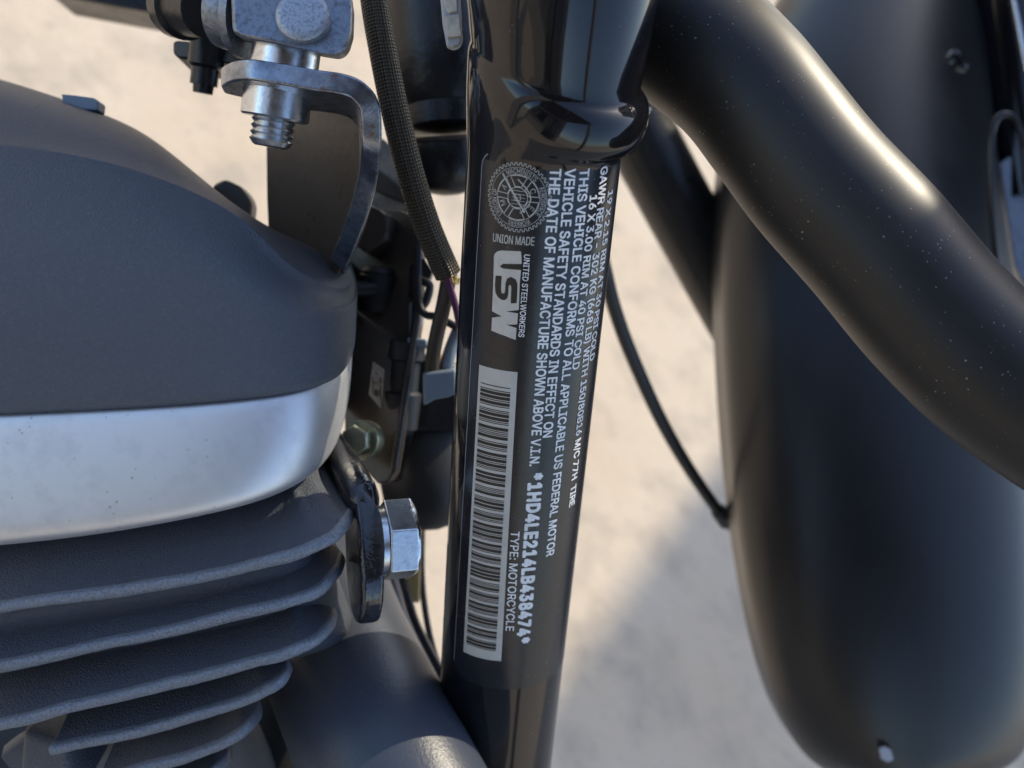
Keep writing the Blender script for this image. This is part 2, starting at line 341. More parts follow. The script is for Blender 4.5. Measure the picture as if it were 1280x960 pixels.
# --- fuel tank over the engine, unseen, added to shade the engine
def tank():
    vs = []; fs = []; nu, nv = 40, 28
    for i in range(nv+1):
        th = math.pi*i/nv
        for j in range(nu):
            ph = 2*math.pi*j/nu; sx = math.copysign(abs(math.cos(ph))**0.7, math.cos(ph)); sz = math.copysign(abs(math.sin(ph))**0.8, math.sin(ph))
            k = math.sin(th)**0.7; vs.append(np.array([-0.12, 0.38, -0.35])+np.array([0.24*k*sx, 0.13*math.copysign(abs(math.cos(th))**0.8, math.cos(th)), 0.13*k*sz]))
    for i in range(nv):
        for j in range(nu): fs.append((i*nu+j, i*nu+(j+1) % nu, (i+1)*nu+(j+1) % nu, (i+1)*nu+j))
    return build('fuel_tank', vs, fs, MT['frame'], bike, 'black fuel tank added out of view to shade the engine')
tank()
def fender_blocker():  # unseen ellipsoid added to keep the sun off the fender
    vs = []; fs = []; nu, nv = 48, 24
    for i in range(nv+1):
        th = math.pi*i/nv
        for j in range(nu): ph = 2*math.pi*j/nu; vs.append(np.array([0.62, 0.33, -0.55])+np.array([0.26*math.sin(th)*math.cos(ph), 0.20*math.cos(th), 0.17*math.sin(th)*math.sin(ph)]))
    for i in range(nv):
        for j in range(nu): fs.append((i*nu+j, i*nu+(j+1) % nu, (i+1)*nu+(j+1) % nu, (i+1)*nu+j))
    return build('fender_sun_blocker', vs, fs, MT['frame'], bike, 'black ellipsoid added out of view to shade the front fender')
fender_blocker()
lathe('bar_sun_blocker', np.array([0.665, 0.505, -0.278]), (0.72, 0.7, -0.05), [(0, .03), (0.01, .045), (0.03, .055), (0.06, .055), (0.09, .04), (0.10, .02)], MT['frame'], bike, 'black disc added out of view to shade the guard bar', seg=48)  # unseen sun blocker added to end the streak on the guard bar
lathe('engine_sun_blocker', np.array([0.22, 0.375, -0.44]), (0, 0, 1), [(0, .03), (0.01, .06), (0.04, .08), (0.20, .085), (0.21, .08), (0.215, .05)], MT['frame'], bike, 'black drum added out of view to shade the engine', seg=64)  # unseen sun blocker added to keep the engine in shade
# --- sticker
def patch(name, s0, s1, p0, p1, off, m, parent, label=None, rc=0.0, ns=24, npn=24, border=None):
    vs = []; fs = []
    for i in range(ns+1):
        s = s0+(s1-s0)*i/ns
        e = min(s-s0, s1-s); ins = 0.0
        if rc and e < rc: ins = rc-math.sqrt(max(rc*rc-(rc-e)**2, 0))
        a = p0+ins/RT; b = p1-ins/RT
        for j in range(npn+1): vs.append(cyl(s, a+(b-a)*j/npn, off))
    for i in range(ns):
        for j in range(npn): k = i*(npn+1)+j; fs.append((k, k+1, k+npn+2, k+npn+1))
    return vs, fs
class Print:
    """flat print bent on to the tube; points are (s metres, phi radians)"""
    def __init__(s_): s_.v = []; s_.f = []
    def add(s_, pts, faces, off):
        b = len(s_.v); s_.v += [cyl(p[0], p[1], off) for p in pts]; s_.f += [tuple(i+b for i in f) for f in faces]
    def quadgrid(s_, corners, off, nu=1, nv=8):      # corners tl,tr,br,bl in (s,phi)
        tl, tr, br, bl = [np.array(c) for c in corners]; pts = []; fs = []
        for i in range(nu+1):
            for j in range(nv+1):
                a = i/nu; c = j/nv; pts.append((tl*(1-c)+tr*c)*(1-a)+(bl*(1-c)+br*c)*a)
        for i in range(nu):
            for j in range(nv): k = i*(nv+1)+j; fs.append((k, k+1, k+nv+2, k+nv+1))
        s_.add(pts, fs, off)
    def stroke(s_, pts, wd, off, closed=False):       # polyline ribbon, pts in (s, phi), width metres
        P = np.array([(p[0], p[1]*RT) for p in pts]); n = len(P)
        T = (np.roll(P, -1, 0)-np.roll(P, 1, 0)) if closed else np.gradient(P, axis=0)
        T /= np.maximum(np.linalg.norm(T, axis=1), 1e-9)[:, None]; N = np.stack([-T[:, 1], T[:, 0]], 1)*wd/2
        q = []
        for i in range(n):
            for z in (P[i]+N[i], P[i]-N[i]): q.append((z[0], z[1]/RT))
        fs = [(2*i, 2*i+1, (2*i+3) % (2*n), (2*i+2) % (2*n)) for i in range(n if closed else n-1)]
        s_.add(q, fs, off)
    def poly(s_, pts, off):                           # polygon, cut fine enough to follow the curve
        bm = bmesh.new(); vsb = [bm.verts.new((p[0], p[1]*RT, 0)) for p in pts]; f = bm.faces.new(vsb)
        lo = min(p[1] for p in pts)*RT; hi = max(p[1] for p in pts)*RT; x = lo+0.0006
        while x < hi:
            bmesh.ops.bisect_plane(bm, geom=bm.verts[:]+bm.edges[:]+bm.faces[:], plane_co=(0, x, 0), plane_no=(0, 1, 0)); x += 0.0006
        bmesh.ops.triangulate(bm, faces=bm.faces[:]); bm.verts.ensure_lookup_table()
        bm.verts.index_update()
        s_.add([(v.co.x, v.co.y/RT) for v in bm.verts], [tuple(v.index for v in f.verts) for f in bm.faces], off); bm.free()
    def make(s_, name, m, parent, label=None):
        o = build(name, s_.v, s_.f, m, parent, label, smooth=False); return o
OFF_F, OFF_1, OFF_2 = 0.00006, 0.00012, 0.00018
sA, pA = ray(604, 187); sB = ray(630, 862)[0]
film_v, film_f = patch('f', sA, sB, pA, R_(98), OFF_F, None, None, rc=0.004, ns=160, npn=60)
film = build('printed_label', film_v, film_f, MT['film'], bike, 'dark printed safety label with barcode, seal and white text lines', angle=60)
br = Print(); rcs = 0.004; pts = []
for k in range(9):
    a = k/8*math.pi/2; pts.append((sA+rcs-rcs*math.sin(a), pA+(rcs-rcs*math.cos(a))/RT))
lead = [(sA+rcs+(sB-sA-2*rcs)*(1-k/60), pA) for k in range(61)]
br.stroke(lead+pts[1:]+[(sA, pA+rcs/RT+(R_(95)-pA-rcs/RT)*k/40) for k in range(1, 41)], 0.00022, OFF_1)
br.make('label_border', mat('clear_film_edge', (0.30, 0.31, 0.33), 0.3), film, 'thin pale edge line of the label')

# letter shapes: advance, bottom, top, rows, runs of rows with their ink intervals (thousandths of the type size)
GLY_R = {"(":[273,-96,539,38,[[1,[172,232]],[1,[164,225]],[1,[155,217]],[1,[147,209]],[1,[138,203]],[1,[132,196]],[1,[126,190]],[1,[120,184]],[1,[114,178]],[1,[110,173]],[1,[106,169]],[1,[102,165]],[1,[99,161]],[1,[95,158]],[1,[94,156]],[1,[92,153]],[1,[91,153]],[1,[90,152]],[1,[89,152]],[1,[90,152]],[1,[91,153]],[1,[92,155]],[1,[94,157]],[1,[97,159]],[1,[99,162]],[1,[102,165]],[1,[106,169]],[1,[110,172]],[1,[113,177]],[1,[118,182]],[1,[123,187]],[1,[128,192]],[1,[134,198]],[1,[141,204]],[1,[147,210]],[1,[155,217]],[1,[163,225]],[1,[172,232]]]],")":[273,-96,539,38,[[1,[41,101]],[1,[49,109]],[1,[56,118]],[1,[64,126]],[1,[71,135]],[1,[77,141]],[1,[84,147]],[1,[90,153]],[1,[95,159]],[1,[100,164]],[1,[105,167]],[1,[108,171]],[1,[112,175]],[1,[115,178]],[1,[117,180]],[1,[120,181]],[1,[121,182]],[1,[121,183]],[1,[122,184]],[1,[121,183]],[1,[120,182]],[1,[119,181]],[1,[116,179]],[1,[114,177]],[1,[112,174]],[1,[108,171]],[1,[104,168]],[1,[101,164]],[1,[96,160]],[1,[91,155]],[1,[87,150]],[1,[82,145]],[1,[75,139]],[1,[69,133]],[1,[63,126]],[1,[56,119]],[1,[49,110]],[1,[41,101]]]],"-":[453,188,244,3,[[3,[114,337]]]],".":[188,-4,87,5,[[1,[69,121]],[1,[53,137]],[1,[50,141]],[1,[53,137]],[1,[69,121]]]],"/":[249,-76,533,37,[[1,[17,73]],[1,[21,78]],[1,[25,82]],[1,[30,87]],[1,[34,91]],[1,[39,95]],[1,[43,100]],[1,[48,104]],[1,[52,109]],[1,[56,113]],[1,[61,118]],[1,[65,122]],[1,[70,126]],[1,[74,131]],[1,[79,135]],[1,[83,140]],[1,[87,144]],[1,[92,149]],[1,[96,153]],[1,[101,157]],[1,[105,162]],[1,[110,166]],[1,[114,171]],[1,[118,175]],[1,[123,180]],[1,[127,184]],[1,[132,188]],[1,[136,193]],[1,[141,197]],[1,[145,202]],[1,[149,206]],[1,[154,211]],[1,[158,215]],[1,[163,219]],[1,[167,224]],[1,[172,228]],[1,[176,233]]]],"0":[453,-7,516,31,[[1,[173,281]],[1,[141,313]],[1,[119,334]],[1,[104,212,242,349]],[1,[91,171,283,362]],[1,[83,154,300,371]],[1,[74,140,313,379]],[1,[67,133,320,386]],[1,[63,126,327,390]],[1,[59,121,332,394]],[1,[55,118,336,398]],[1,[52,114,339,401]],[1,[51,112,341,402]],[1,[50,111,342,403]],[1,[49,110,343,404]],[1,[48,109,344,405]],[1,[49,110,343,404]],[1,[50,111,342,403]],[1,[51,112,341,402]],[1,[53,114,339,401]],[1,[55,118,335,398]],[1,[59,121,332,394]],[1,[64,126,327,390]],[1,[68,133,320,385]],[1,[75,140,313,379]],[1,[83,154,300,370]],[1,[92,170,283,362]],[1,[104,210,244,349]],[1,[120,333]],[1,[141,312]],[1,[173,280]]]],"1":[453,0,509,31,[[3,[76,391]],[19,[212,276]],[1,[86,102,212,276]],[1,[86,124,212,276]],[1,[86,146,212,276]],[1,[86,169,212,276]],[1,[97,191,212,276]],[1,[120,276]],[1,[142,276]],[1,[165,276]],[1,[187,276]]]],"2":[453,0,516,31,[[3,[64,389]],[1,[74,153]],[1,[90,166]],[1,[105,182]],[1,[121,198]],[1,[136,214]],[1,[152,230]],[1,[168,246]],[1,[183,262]],[1,[199,278]],[1,[215,293]],[1,[230,308]],[1,[246,322]],[1,[261,335]],[1,[275,347]],[1,[289,358]],[1,[300,366]],[1,[309,373]],[1,[315,377]],[1,[319,380]],[1,[67,128,320,381]],[1,[69,130,318,379]],[1,[72,137,312,376]],[1,[79,147,303,370]],[1,[86,163,286,363]],[1,[98,203,246,351]],[1,[112,338]],[1,[135,314]],[1,[172,278]]]],"3":[453,-7,509,31,[[1,[160,277]],[1,[118,317]],[1,[93,343]],[1,[76,200,235,358]],[1,[64,149,287,371]],[1,[55,129,307,379]],[1,[50,118,318,387]],[1,[46,112,326,389]],[2,[328,392]],[1,[326,390]],[1,[321,388]],[1,[312,381]],[1,[298,373]],[1,[272,361]],[1,[157,346]],[1,[157,321]],[1,[157,279]],[1,[158,231]],[1,[173,246]],[1,[187,261]],[1,[202,275]],[1,[217,290]],[1,[231,305]],[1,[246,319]],[1,[261,334]],[1,[275,349]],[1,[288,364]],[3,[70,372]]]],"4":[453,0,509,31,[[6,[282,343]],[4,[40,413]],[1,[48,112,282,343]],[1,[58,122,282,343]],[1,[67,132,282,343]],[1,[77,141,282,343]],[1,[87,151,282,343]],[1,[96,161,282,343]],[1,[106,170,282,343]],[1,[116,180,282,343]],[1,[125,190,282,343]],[1,[135,199]],[1,[145,209]],[1,[155,219]],[1,[164,228]],[1,[174,238]],[1,[184,248]],[1,[193,257]],[1,[203,267]],[1,[213,277]],[1,[223,286]],[1,[232,296]],[1,[242,306]]]],"5":[453,-7,509,31,[[1,[167,275]],[1,[129,312]],[1,[106,334]],[1,[91,206,234,350]],[1,[79,161,281,363]],[1,[71,142,300,373]],[1,[65,131,312,379]],[1,[62,125,319,386]],[1,[325,388]],[1,[327,389]],[1,[327,391]],[1,[325,389]],[1,[321,387]],[1,[315,383]],[1,[304,377]],[1,[82,135,289,369]],[1,[69,166,261,359]],[1,[71,346]],[1,[73,327]],[1,[75,136,161,300]],[1,[76,137]],[1,[78,139]],[1,[80,141]],[1,[82,143]],[1,[84,145]],[1,[86,147]],[1,[88,149]],[1,[89,150]],[1,[91,366]],[1,[93,366]],[1,[95,366]]]],"6":[453,-7,509,31,[[1,[174,278]],[1,[138,315]],[1,[117,337]],[1,[101,203,249,352]],[1,[89,167,285,364]],[1,[81,150,302,373]],[1,[74,138,314,379]],[1,[68,132,320,384]],[1,[67,128,325,386]],[1,[65,126,327,388]],[1,[64,126,326,388]],[1,[66,128,324,386]],[1,[68,133,319,384]],[1,[73,141,311,378]],[1,[78,153,299,372]],[1,[86,173,279,361]],[1,[94,349]],[1,[102,329]],[1,[112,178,184,300]],[1,[123,190]],[1,[133,201]],[1,[144,213]],[1,[156,224]],[1,[167,236]],[1,[178,247]],[1,[190,259]],[1,[201,270]],[1,[213,282]],[1,[224,293]],[1,[235,305]],[1,[247,316]]]],"7":[453,0,509,31,[[1,[101,169]],[1,[109,177]],[1,[118,186]],[1,[126,194]],[1,[134,202]],[1,[143,210]],[1,[151,219]],[1,[159,227]],[1,[167,235]],[1,[176,243]],[1,[184,252]],[1,[192,260]],[1,[201,268]],[1,[209,276]],[1,[217,285]],[1,[225,293]],[1,[234,301]],[1,[242,309]],[1,[250,318]],[1,[259,326]],[1,[267,334]],[1,[275,342]],[1,[283,351]],[1,[292,359]],[1,[300,367]],[1,[308,375]],[1,[317,384]],[1,[323,391]],[3,[62,391]]]],"8":[453,-7,516,31,[[1,[166,286]],[1,[124,328]],[1,[99,354]],[1,[83,194,259,369]],[1,[71,153,299,382]],[1,[62,134,318,390]],[1,[57,124,328,396]],[1,[54,118,334,399]],[1,[52,116,336,401]],[1,[54,117,335,399]],[1,[56,121,331,396]],[1,[62,129,323,390]],[1,[70,143,309,382]],[1,[81,166,286,371]],[1,[98,355]],[1,[122,330]],[1,[143,310]],[1,[113,340]],[1,[96,171,281,356]],[1,[86,152,300,366]],[1,[77,141,311,374]],[1,[74,135,317,378]],[1,[71,133,319,381]],[1,[72,134,318,380]],[1,[74,139,314,378]],[1,[78,147,305,374]],[1,[86,163,290,366]],[1,[96,198,254,355]],[1,[111,341]],[1,[134,318]],[1,[172,280]]]],"9":[453,0,516,31,[[1,[136,206]],[1,[148,217]],[1,[159,229]],[1,[171,240]],[1,[182,251]],[1,[194,263]],[1,[205,274]],[1,[217,285]],[1,[228,297]],[1,[240,308]],[1,[251,319]],[1,[263,330]],[1,[153,269,274,340]],[1,[123,350]],[1,[104,359]],[1,[91,173,279,367]],[1,[81,153,300,374]],[1,[75,141,312,379]],[1,[68,134,319,384]],[1,[66,128,325,386]],[1,[65,126,326,388]],[1,[64,126,327,388]],[1,[66,128,325,386]],[1,[68,132,320,384]],[1,[73,138,314,378]],[1,[80,150,303,372]],[1,[88,168,285,363]],[1,[101,204,249,351]],[1,[116,336]],[1,[138,315]],[1,[174,278]]]],":":[188,-4,362,22,[[1,[70,120]],[1,[55,136]],[1,[50,140]],[1,[52,139]],[1,[61,130]],[12,[]],[1,[61,130]],[1,[52,139]],[1,[50,140]],[1,[55,136]],[1,[70,120]]]],"A":[480,0,509,31,[[1,[19,88,392,460]],[1,[25,94,386,454]],[1,[31,99,380,448]],[1,[37,105,375,442]],[1,[43,111,369,436]],[1,[49,116,363,430]],[1,[55,122,357,424]],[1,[61,128,351,418]],[1,[67,134,345,412]],[1,[73,406]],[1,[79,400]],[1,[85,394]],[1,[91,157,322,388]],[1,[97,162,316,382]],[1,[103,168,310,376]],[1,[109,174,304,370]],[1,[115,179,298,364]],[1,[121,185,293,358]],[1,[127,191,287,352]],[1,[133,196,281,345]],[1,[139,202,276,339]],[1,[145,207,270,333]],[1,[151,212,265,327]],[1,[157,217,260,321]],[1,[163,222,255,315]],[1,[169,228,250,309]],[1,[175,232,245,303]],[1,[181,237,240,297]],[1,[187,291]],[1,[192,285]],[1,[198,279]]]],"B":[456,0,509,31,[[1,[60,313]],[1,[60,355]],[1,[60,379]],[1,[60,125,249,392]],[1,[60,125,318,403]],[1,[60,125,338,410]],[1,[60,125,349,414]],[1,[60,125,353,416]],[1,[60,125,355,418]],[1,[60,125,353,416]],[1,[60,125,347,414]],[1,[60,125,338,408]],[1,[60,125,324,401]],[1,[60,125,296,389]],[1,[60,372]],[1,[60,345]],[1,[60,326]],[1,[60,125,255,358]],[1,[60,125,300,375]],[1,[60,125,318,387]],[1,[60,125,328,392]],[1,[60,125,333,396]],[1,[60,125,336,398]],[1,[60,125,333,397]],[1,[60,125,330,395]],[1,[60,125,320,390]],[1,[60,125,302,384]],[1,[60,125,243,374]],[1,[60,361]],[1,[60,338]],[1,[60,300]]]],"C":[510,-7,516,31,[[1,[204,328]],[1,[165,373]],[1,[138,398]],[1,[118,417]],[1,[101,200,338,433]],[1,[89,173,363,445]],[1,[78,153,380,454]],[1,[68,141,392,462]],[1,[62,130,401,467]],[1,[57,122,406,471]],[1,[51,117]],[1,[47,111]],[1,[45,108]],[1,[44,106]],[1,[42,105]],[1,[40,103]],[1,[42,105]],[1,[44,107]],[1,[45,108]],[1,[47,111]],[1,[51,117]],[1,[57,122,406,471]],[1,[62,130,401,467]],[1,[68,141,392,461]],[1,[78,153,380,454]],[1,[90,173,363,445]],[1,[101,200,338,432]],[1,[118,417]],[1,[138,399]],[1,[165,373]],[1,[204,328]]]],"D":[502,0,509,31,[[1,[60,292]],[1,[60,335]],[1,[60,364]],[1,[60,125,219,385]],[1,[60,125,300,402]],[1,[60,125,330,414]],[1,[60,125,350,425]],[1,[60,125,362,435]],[1,[60,125,373,440]],[1,[60,125,381,446]],[1,[60,125,386,451]],[1,[60,125,391,455]],[1,[60,125,395,457]],[1,[60,125,396,458]],[1,[60,125,398,460]],[1,[60,125,399,461]],[1,[60,125,398,460]],[1,[60,125,396,459]],[1,[60,125,395,457]],[1,[60,125,392,455]],[1,[60,125,387,452]],[1,[60,125,382,446]],[1,[60,125,374,441]],[1,[60,125,363,435]],[1,[60,125,351,426]],[1,[60,125,331,415]],[1,[60,125,303,404]],[1,[60,125,225,387]],[1,[60,366]],[1,[60,338]],[1,[60,296]]]],"E":[419,0,509,31,[[3,[60,375]],[11,[60,125]],[3,[60,355]],[11,[60,125]],[3,[60,372]]]],"F":[410,0,509,31,[[13,[60,125]],[4,[60,346]],[11,[60,125]],[3,[60,369]]]],"G":[520,-7,516,31,[[1,[204,331]],[1,[165,376]],[1,[137,399]],[1,[117,421]],[1,[100,201,339,434]],[1,[89,173,364,447]],[1,[78,154,381,456]],[1,[68,141,393,462]],[1,[62,131,401,469]],[1,[56,122,408,473]],[1,[51,117,411,475]],[1,[47,111,413,476]],[1,[45,108,283,478]],[1,[44,106,283,478]],[1,[42,105,283,478]],[1,[40,103,283,478]],[1,[42,105]],[1,[44,107]],[1,[45,108]],[1,[47,111]],[1,[51,117]],[1,[56,122,405,472]],[1,[62,130,399,468]],[1,[68,141,389,462]],[1,[78,153,377,454]],[1,[89,172,361,444]],[1,[100,199,336,432]],[1,[117,416]],[1,[137,397]],[1,[164,371]],[1,[202,326]]]],"H":[517,0,509,31,[[14,[60,125,392,457]],[4,[60,457]],[13,[60,125,392,457]]]],"I":[300,0,509,31,[[3,[31,269]],[25,[118,183]],[3,[31,269]]]],"K":[467,0,509,31,[[1,[60,125,366,443]],[1,[60,125,355,431]],[1,[60,125,343,419]],[1,[60,125,331,408]],[1,[60,125,320,396]],[1,[60,125,308,384]],[1,[60,125,296,373]],[1,[60,125,285,361]],[1,[60,125,273,349]],[1,[60,125,261,337]],[1,[60,130,250,326]],[1,[60,145,238,314]],[1,[60,161,226,302]],[1,[60,176,215,291]],[1,[60,192,203,279]],[1,[60,124,134,267]],[1,[60,124,147,256]],[1,[60,124,161,244]],[1,[60,124,175,257]],[1,[60,125,189,272]],[1,[60,125,204,288]],[1,[60,125,220,303]],[1,[60,125,235,318]],[1,[60,125,250,334]],[1,[60,125,265,349]],[1,[60,125,280,364]],[1,[60,125,295,379]],[1,[60,125,311,395]],[1,[60,125,326,410]],[1,[60,125,341,425]],[1,[60,125,356,441]]]],"L":[393,0,509,31,[[3,[60,361]],[28,[60,125]]]],"M":[628,0,509,31,[[1,[60,122,283,345,504,568]],[1,[60,122,276,351,504,568]],[1,[60,122,270,358,504,568]],[1,[60,122,263,364,504,568]],[1,[60,122,257,314,315,371,504,568]],[1,[60,122,250,309,320,377,504,568]],[1,[60,122,244,304,325,384,504,568]],[1,[60,122,237,299,331,390,504,568]],[1,[60,122,231,294,336,396,504,568]],[1,[60,122,224,288,341,403,504,568]],[1,[60,122,218,283,347,409,504,568]],[1,[60,122,211,277,353,416,504,568]],[1,[60,122,204,270,359,422,504,568]],[1,[60,122,198,264,366,429,504,568]],[1,[60,122,191,257,372,435,504,568]],[1,[60,122,185,251,378,441,504,568]],[1,[60,122,178,245,385,448,504,568]],[1,[60,122,172,238,391,454,504,568]],[1,[60,122,165,232,397,461,504,568]],[1,[60,122,159,225,404,467,504,568]],[1,[60,121,154,219,410,473,505,568]],[1,[60,121,148,212,416,478,505,568]],[1,[60,121,142,206,423,484,505,568]],[1,[60,121,136,200,429,490,506,568]],[1,[60,120,131,193,435,495,506,568]],[1,[60,120,125,187,441,501,506,568]],[1,[60,120,120,180,448,506,507,568]],[1,[60,174,454,568]],[1,[60,168,460,568]],[1,[60,161,467,568]],[1,[60,155,473,568]]]],"N":[523,0,509,31,[[1,[60,125,382,463]],[1,[60,125,371,463]],[1,[60,125,361,463]],[1,[60,125,350,463]],[1,[60,125,340,463]],[1,[60,125,329,396,402,463]],[1,[60,125,319,388,401,463]],[1,[60,125,308,378,400,463]],[1,[60,125,298,369,400,463]],[1,[60,125,288,360,399,463]],[1,[60,125,277,350,399,463]],[1,[60,125,267,339,399,463]],[1,[60,125,256,329,399,463]],[1,[60,125,246,318,399,463]],[1,[60,125,235,308,399,463]],[1,[60,125,225,298,399,463]],[1,[60,125,214,287,399,463]],[1,[60,125,204,277,399,463]],[1,[60,125,194,266,399,463]],[1,[60,124,184,256,399,463]],[1,[60,124,174,246,399,463]],[1,[60,123,164,235,399,463]],[1,[60,123,155,225,399,463]],[1,[60,122,145,214,399,463]],[1,[60,121,136,204,399,463]],[1,[60,121,127,193,399,463]],[1,[60,183,399,463]],[1,[60,173,399,463]],[1,[60,162,399,463]],[1,[60,152,399,463]],[1,[60,141,399,463]]]],"O":[533,-7,516,31,[[1,[204,330]],[1,[165,369]],[1,[138,396]],[1,[118,416]],[1,[101,200,334,433]],[1,[90,173,361,444]],[1,[78,153,381,455]],[1,[68,141,392,465]],[1,[62,130,403,471]],[1,[57,122,411,477]],[1,[51,117,417,483]],[1,[47,111,422,486]],[1,[45,108,426,488]],[1,[44,106,427,490]],[1,[42,105,429,491]],[1,[40,103,430,493]],[1,[42,105,429,491]],[1,[44,107,427,490]],[1,[45,108,426,488]],[1,[47,111,422,486]],[1,[51,117,417,482]],[1,[57,122,411,477]],[1,[63,130,403,471]],[1,[68,141,392,465]],[1,[78,153,381,455]],[1,[90,173,361,444]],[1,[101,200,334,433]],[1,[118,416]],[1,[138,396]],[1,[166,368]],[1,[204,330]]]],"P":[445,0,509,31,[[11,[60,125]],[1,[60,265]],[1,[60,327]],[1,[60,351]],[1,[60,370]],[1,[60,125,292,382]],[1,[60,125,316,392]],[1,[60,125,329,398]],[1,[60,125,336,404]],[1,[60,125,342,406]],[1,[60,125,343,407]],[1,[60,125,344,408]],[1,[60,125,342,406]],[1,[60,125,338,405]],[1,[60,125,333,400]],[1,[60,125,321,394]],[1,[60,125,302,386]],[1,[60,125,240,374]],[1,[60,359]],[1,[60,337]],[1,[60,297]]]],"R":[449,0,509,31,[[1,[60,125,349,423]],[1,[60,125,340,414]],[1,[60,125,331,405]],[1,[60,125,322,396]],[1,[60,125,313,388]],[1,[60,125,305,379]],[1,[60,125,296,370]],[1,[60,125,287,361]],[1,[60,125,278,352]],[1,[60,125,269,343]],[1,[60,125,261,334]],[1,[60,125,252,325]],[1,[60,316]],[1,[60,339]],[1,[60,363]],[1,[60,377]],[1,[60,125,304,390]],[1,[60,125,324,396]],[1,[60,125,335,403]],[1,[60,125,341,406]],[1,[60,125,344,408]],[1,[60,125,345,409]],[1,[60,125,343,407]],[1,[60,125,340,406]],[1,[60,125,335,402]],[1,[60,125,324,396]],[1,[60,125,304,389]],[1,[60,125,242,377]],[1,[60,362]],[1,[60,339]],[1,[60,299]]]],"S":[447,-9,516,31,[[1,[159,289]],[1,[115,333]],[1,[89,360]],[1,[73,209,238,375]],[1,[60,149,299,388]],[1,[52,127,321,396]],[1,[45,116,334,403]],[1,[42,109,342,405]],[1,[39,105,345,408]],[1,[344,407]],[1,[338,405]],[1,[324,399]],[1,[299,391]],[1,[254,379]],[1,[194,360]],[1,[147,333]],[1,[114,293]],[1,[89,235]],[1,[76,180]],[1,[64,146]],[1,[58,128]],[1,[55,119]],[1,[52,116]],[1,[54,117,334,399]],[1,[57,122,328,396]],[1,[62,133,316,391]],[1,[71,153,298,382]],[1,[83,200,243,370]],[1,[99,354]],[1,[125,328]],[1,[167,287]]]],"T":[449,0,509,31,[[28,[193,257]],[3,[32,417]]]],"U":[517,-8,509,31,[[1,[196,322]],[1,[152,365]],[1,[128,389]],[1,[109,409]],[1,[95,190,328,422]],[1,[83,166,352,434]],[1,[76,151,367,441]],[1,[69,139,378,448]],[1,[65,132,385,452]],[1,[63,128,389,454]],[1,[61,126,391,456]],[20,[60,124,393,457]]]],"V":[480,0,509,31,[[1,[201,281]],[1,[195,287]],[1,[189,293]],[1,[183,240,242,299]],[1,[177,235,247,305]],[1,[171,230,252,311]],[1,[165,225,257,317]],[1,[158,220,262,323]],[1,[152,215,267,329]],[1,[146,209,273,335]],[1,[140,204,278,341]],[1,[134,198,284,347]],[1,[128,193,289,353]],[1,[122,187,295,358]],[1,[116,181,301,364]],[1,[110,175,306,370]],[1,[104,169,312,376]],[1,[98,163,318,382]],[1,[92,157,323,388]],[1,[86,152,329,394]],[1,[80,146,335,400]],[1,[74,140,340,406]],[1,[68,134,346,412]],[1,[62,128,352,418]],[1,[56,122,358,424]],[1,[50,117,363,430]],[1,[44,111,369,436]],[1,[38,105,375,442]],[1,[32,99,380,448]],[1,[25,93,386,454]],[1,[19,87,392,460]]]],"W":[686,0,509,31,[[1,[153,233,453,532]],[1,[148,237,449,537]],[1,[144,242,444,541]],[1,[139,246,440,546]],[1,[135,191,196,250,435,490,495,550]],[1,[130,187,199,255,431,487,498,555]],[1,[126,184,203,259,426,483,502,559]],[1,[121,180,206,264,422,480,505,564]],[1,[117,177,210,268,418,476,509,568]],[1,[113,173,214,273,413,472,513,573]],[1,[108,169,218,277,409,468,517,577]],[1,[104,165,222,282,404,464,521,582]],[1,[99,161,226,286,400,459,525,586]],[1,[95,157,231,290,395,455,529,591]],[1,[90,152,235,295,391,451,534,595]],[1,[86,148,239,299,386,446,538,600]],[1,[81,144,244,304,382,442,542,604]],[1,[77,140,248,308,377,438,546,609]],[1,[72,135,252,313,373,433,550,613]],[1,[68,131,257,317,369,429,555,618]],[1,[63,127,261,321,364,425,559,622]],[1,[59,123,265,326,360,420,563,627]],[1,[54,118,270,329,356,416,567,631]],[1,[50,114,274,333,353,412,572,636]],[1,[45,110,278,336,349,408,576,640]],[1,[41,106,283,339,346,403,580,645]],[1,[37,101,287,343,343,399,584,649]],[1,[32,97,291,395,588,654]],[1,[28,93,295,390,593,658]],[1,[23,89,300,386,597,663]],[1,[19,84,304,382,601,667]]]],"X":[474,0,509,31,[[1,[24,97,376,450]],[1,[35,109,365,439]],[1,[47,120,353,428]],[1,[58,132,342,416]],[1,[70,143,331,405]],[1,[81,154,319,394]],[1,[93,166,308,383]],[1,[104,177,297,371]],[1,[116,189,285,360]],[1,[127,200,274,349]],[1,[139,210,264,337]],[1,[150,221,254,326]],[1,[162,230,244,315]],[1,[173,304]],[1,[185,292]],[1,[196,281]],[1,[193,281]],[1,[182,292]],[1,[171,237,238,304]],[1,[159,228,247,315]],[1,[148,219,257,326]],[1,[137,209,267,338]],[1,[125,199,277,349]],[1,[114,188,288,361]],[1,[103,177,299,372]],[1,[92,166,311,384]],[1,[80,154,322,395]],[1,[69,143,334,406]],[1,[58,132,345,418]],[1,[46,121,356,429]],[1,[35,110,368,441]]]],"Y":[472,0,509,31,[[13,[203,268]],[1,[195,276]],[1,[185,286]],[1,[175,297]],[1,[165,233,240,307]],[1,[154,225,248,317]],[1,[144,216,257,327]],[1,[134,207,266,338]],[1,[124,197,276,348]],[1,[113,187,285,358]],[1,[103,177,295,368]],[1,[93,167,306,378]],[1,[83,157,316,389]],[1,[73,147,326,399]],[1,[62,137,336,409]],[1,[52,127,346,419]],[1,[42,116,356,430]],[1,[32,106,366,440]],[1,[21,96,376,450]]]]}
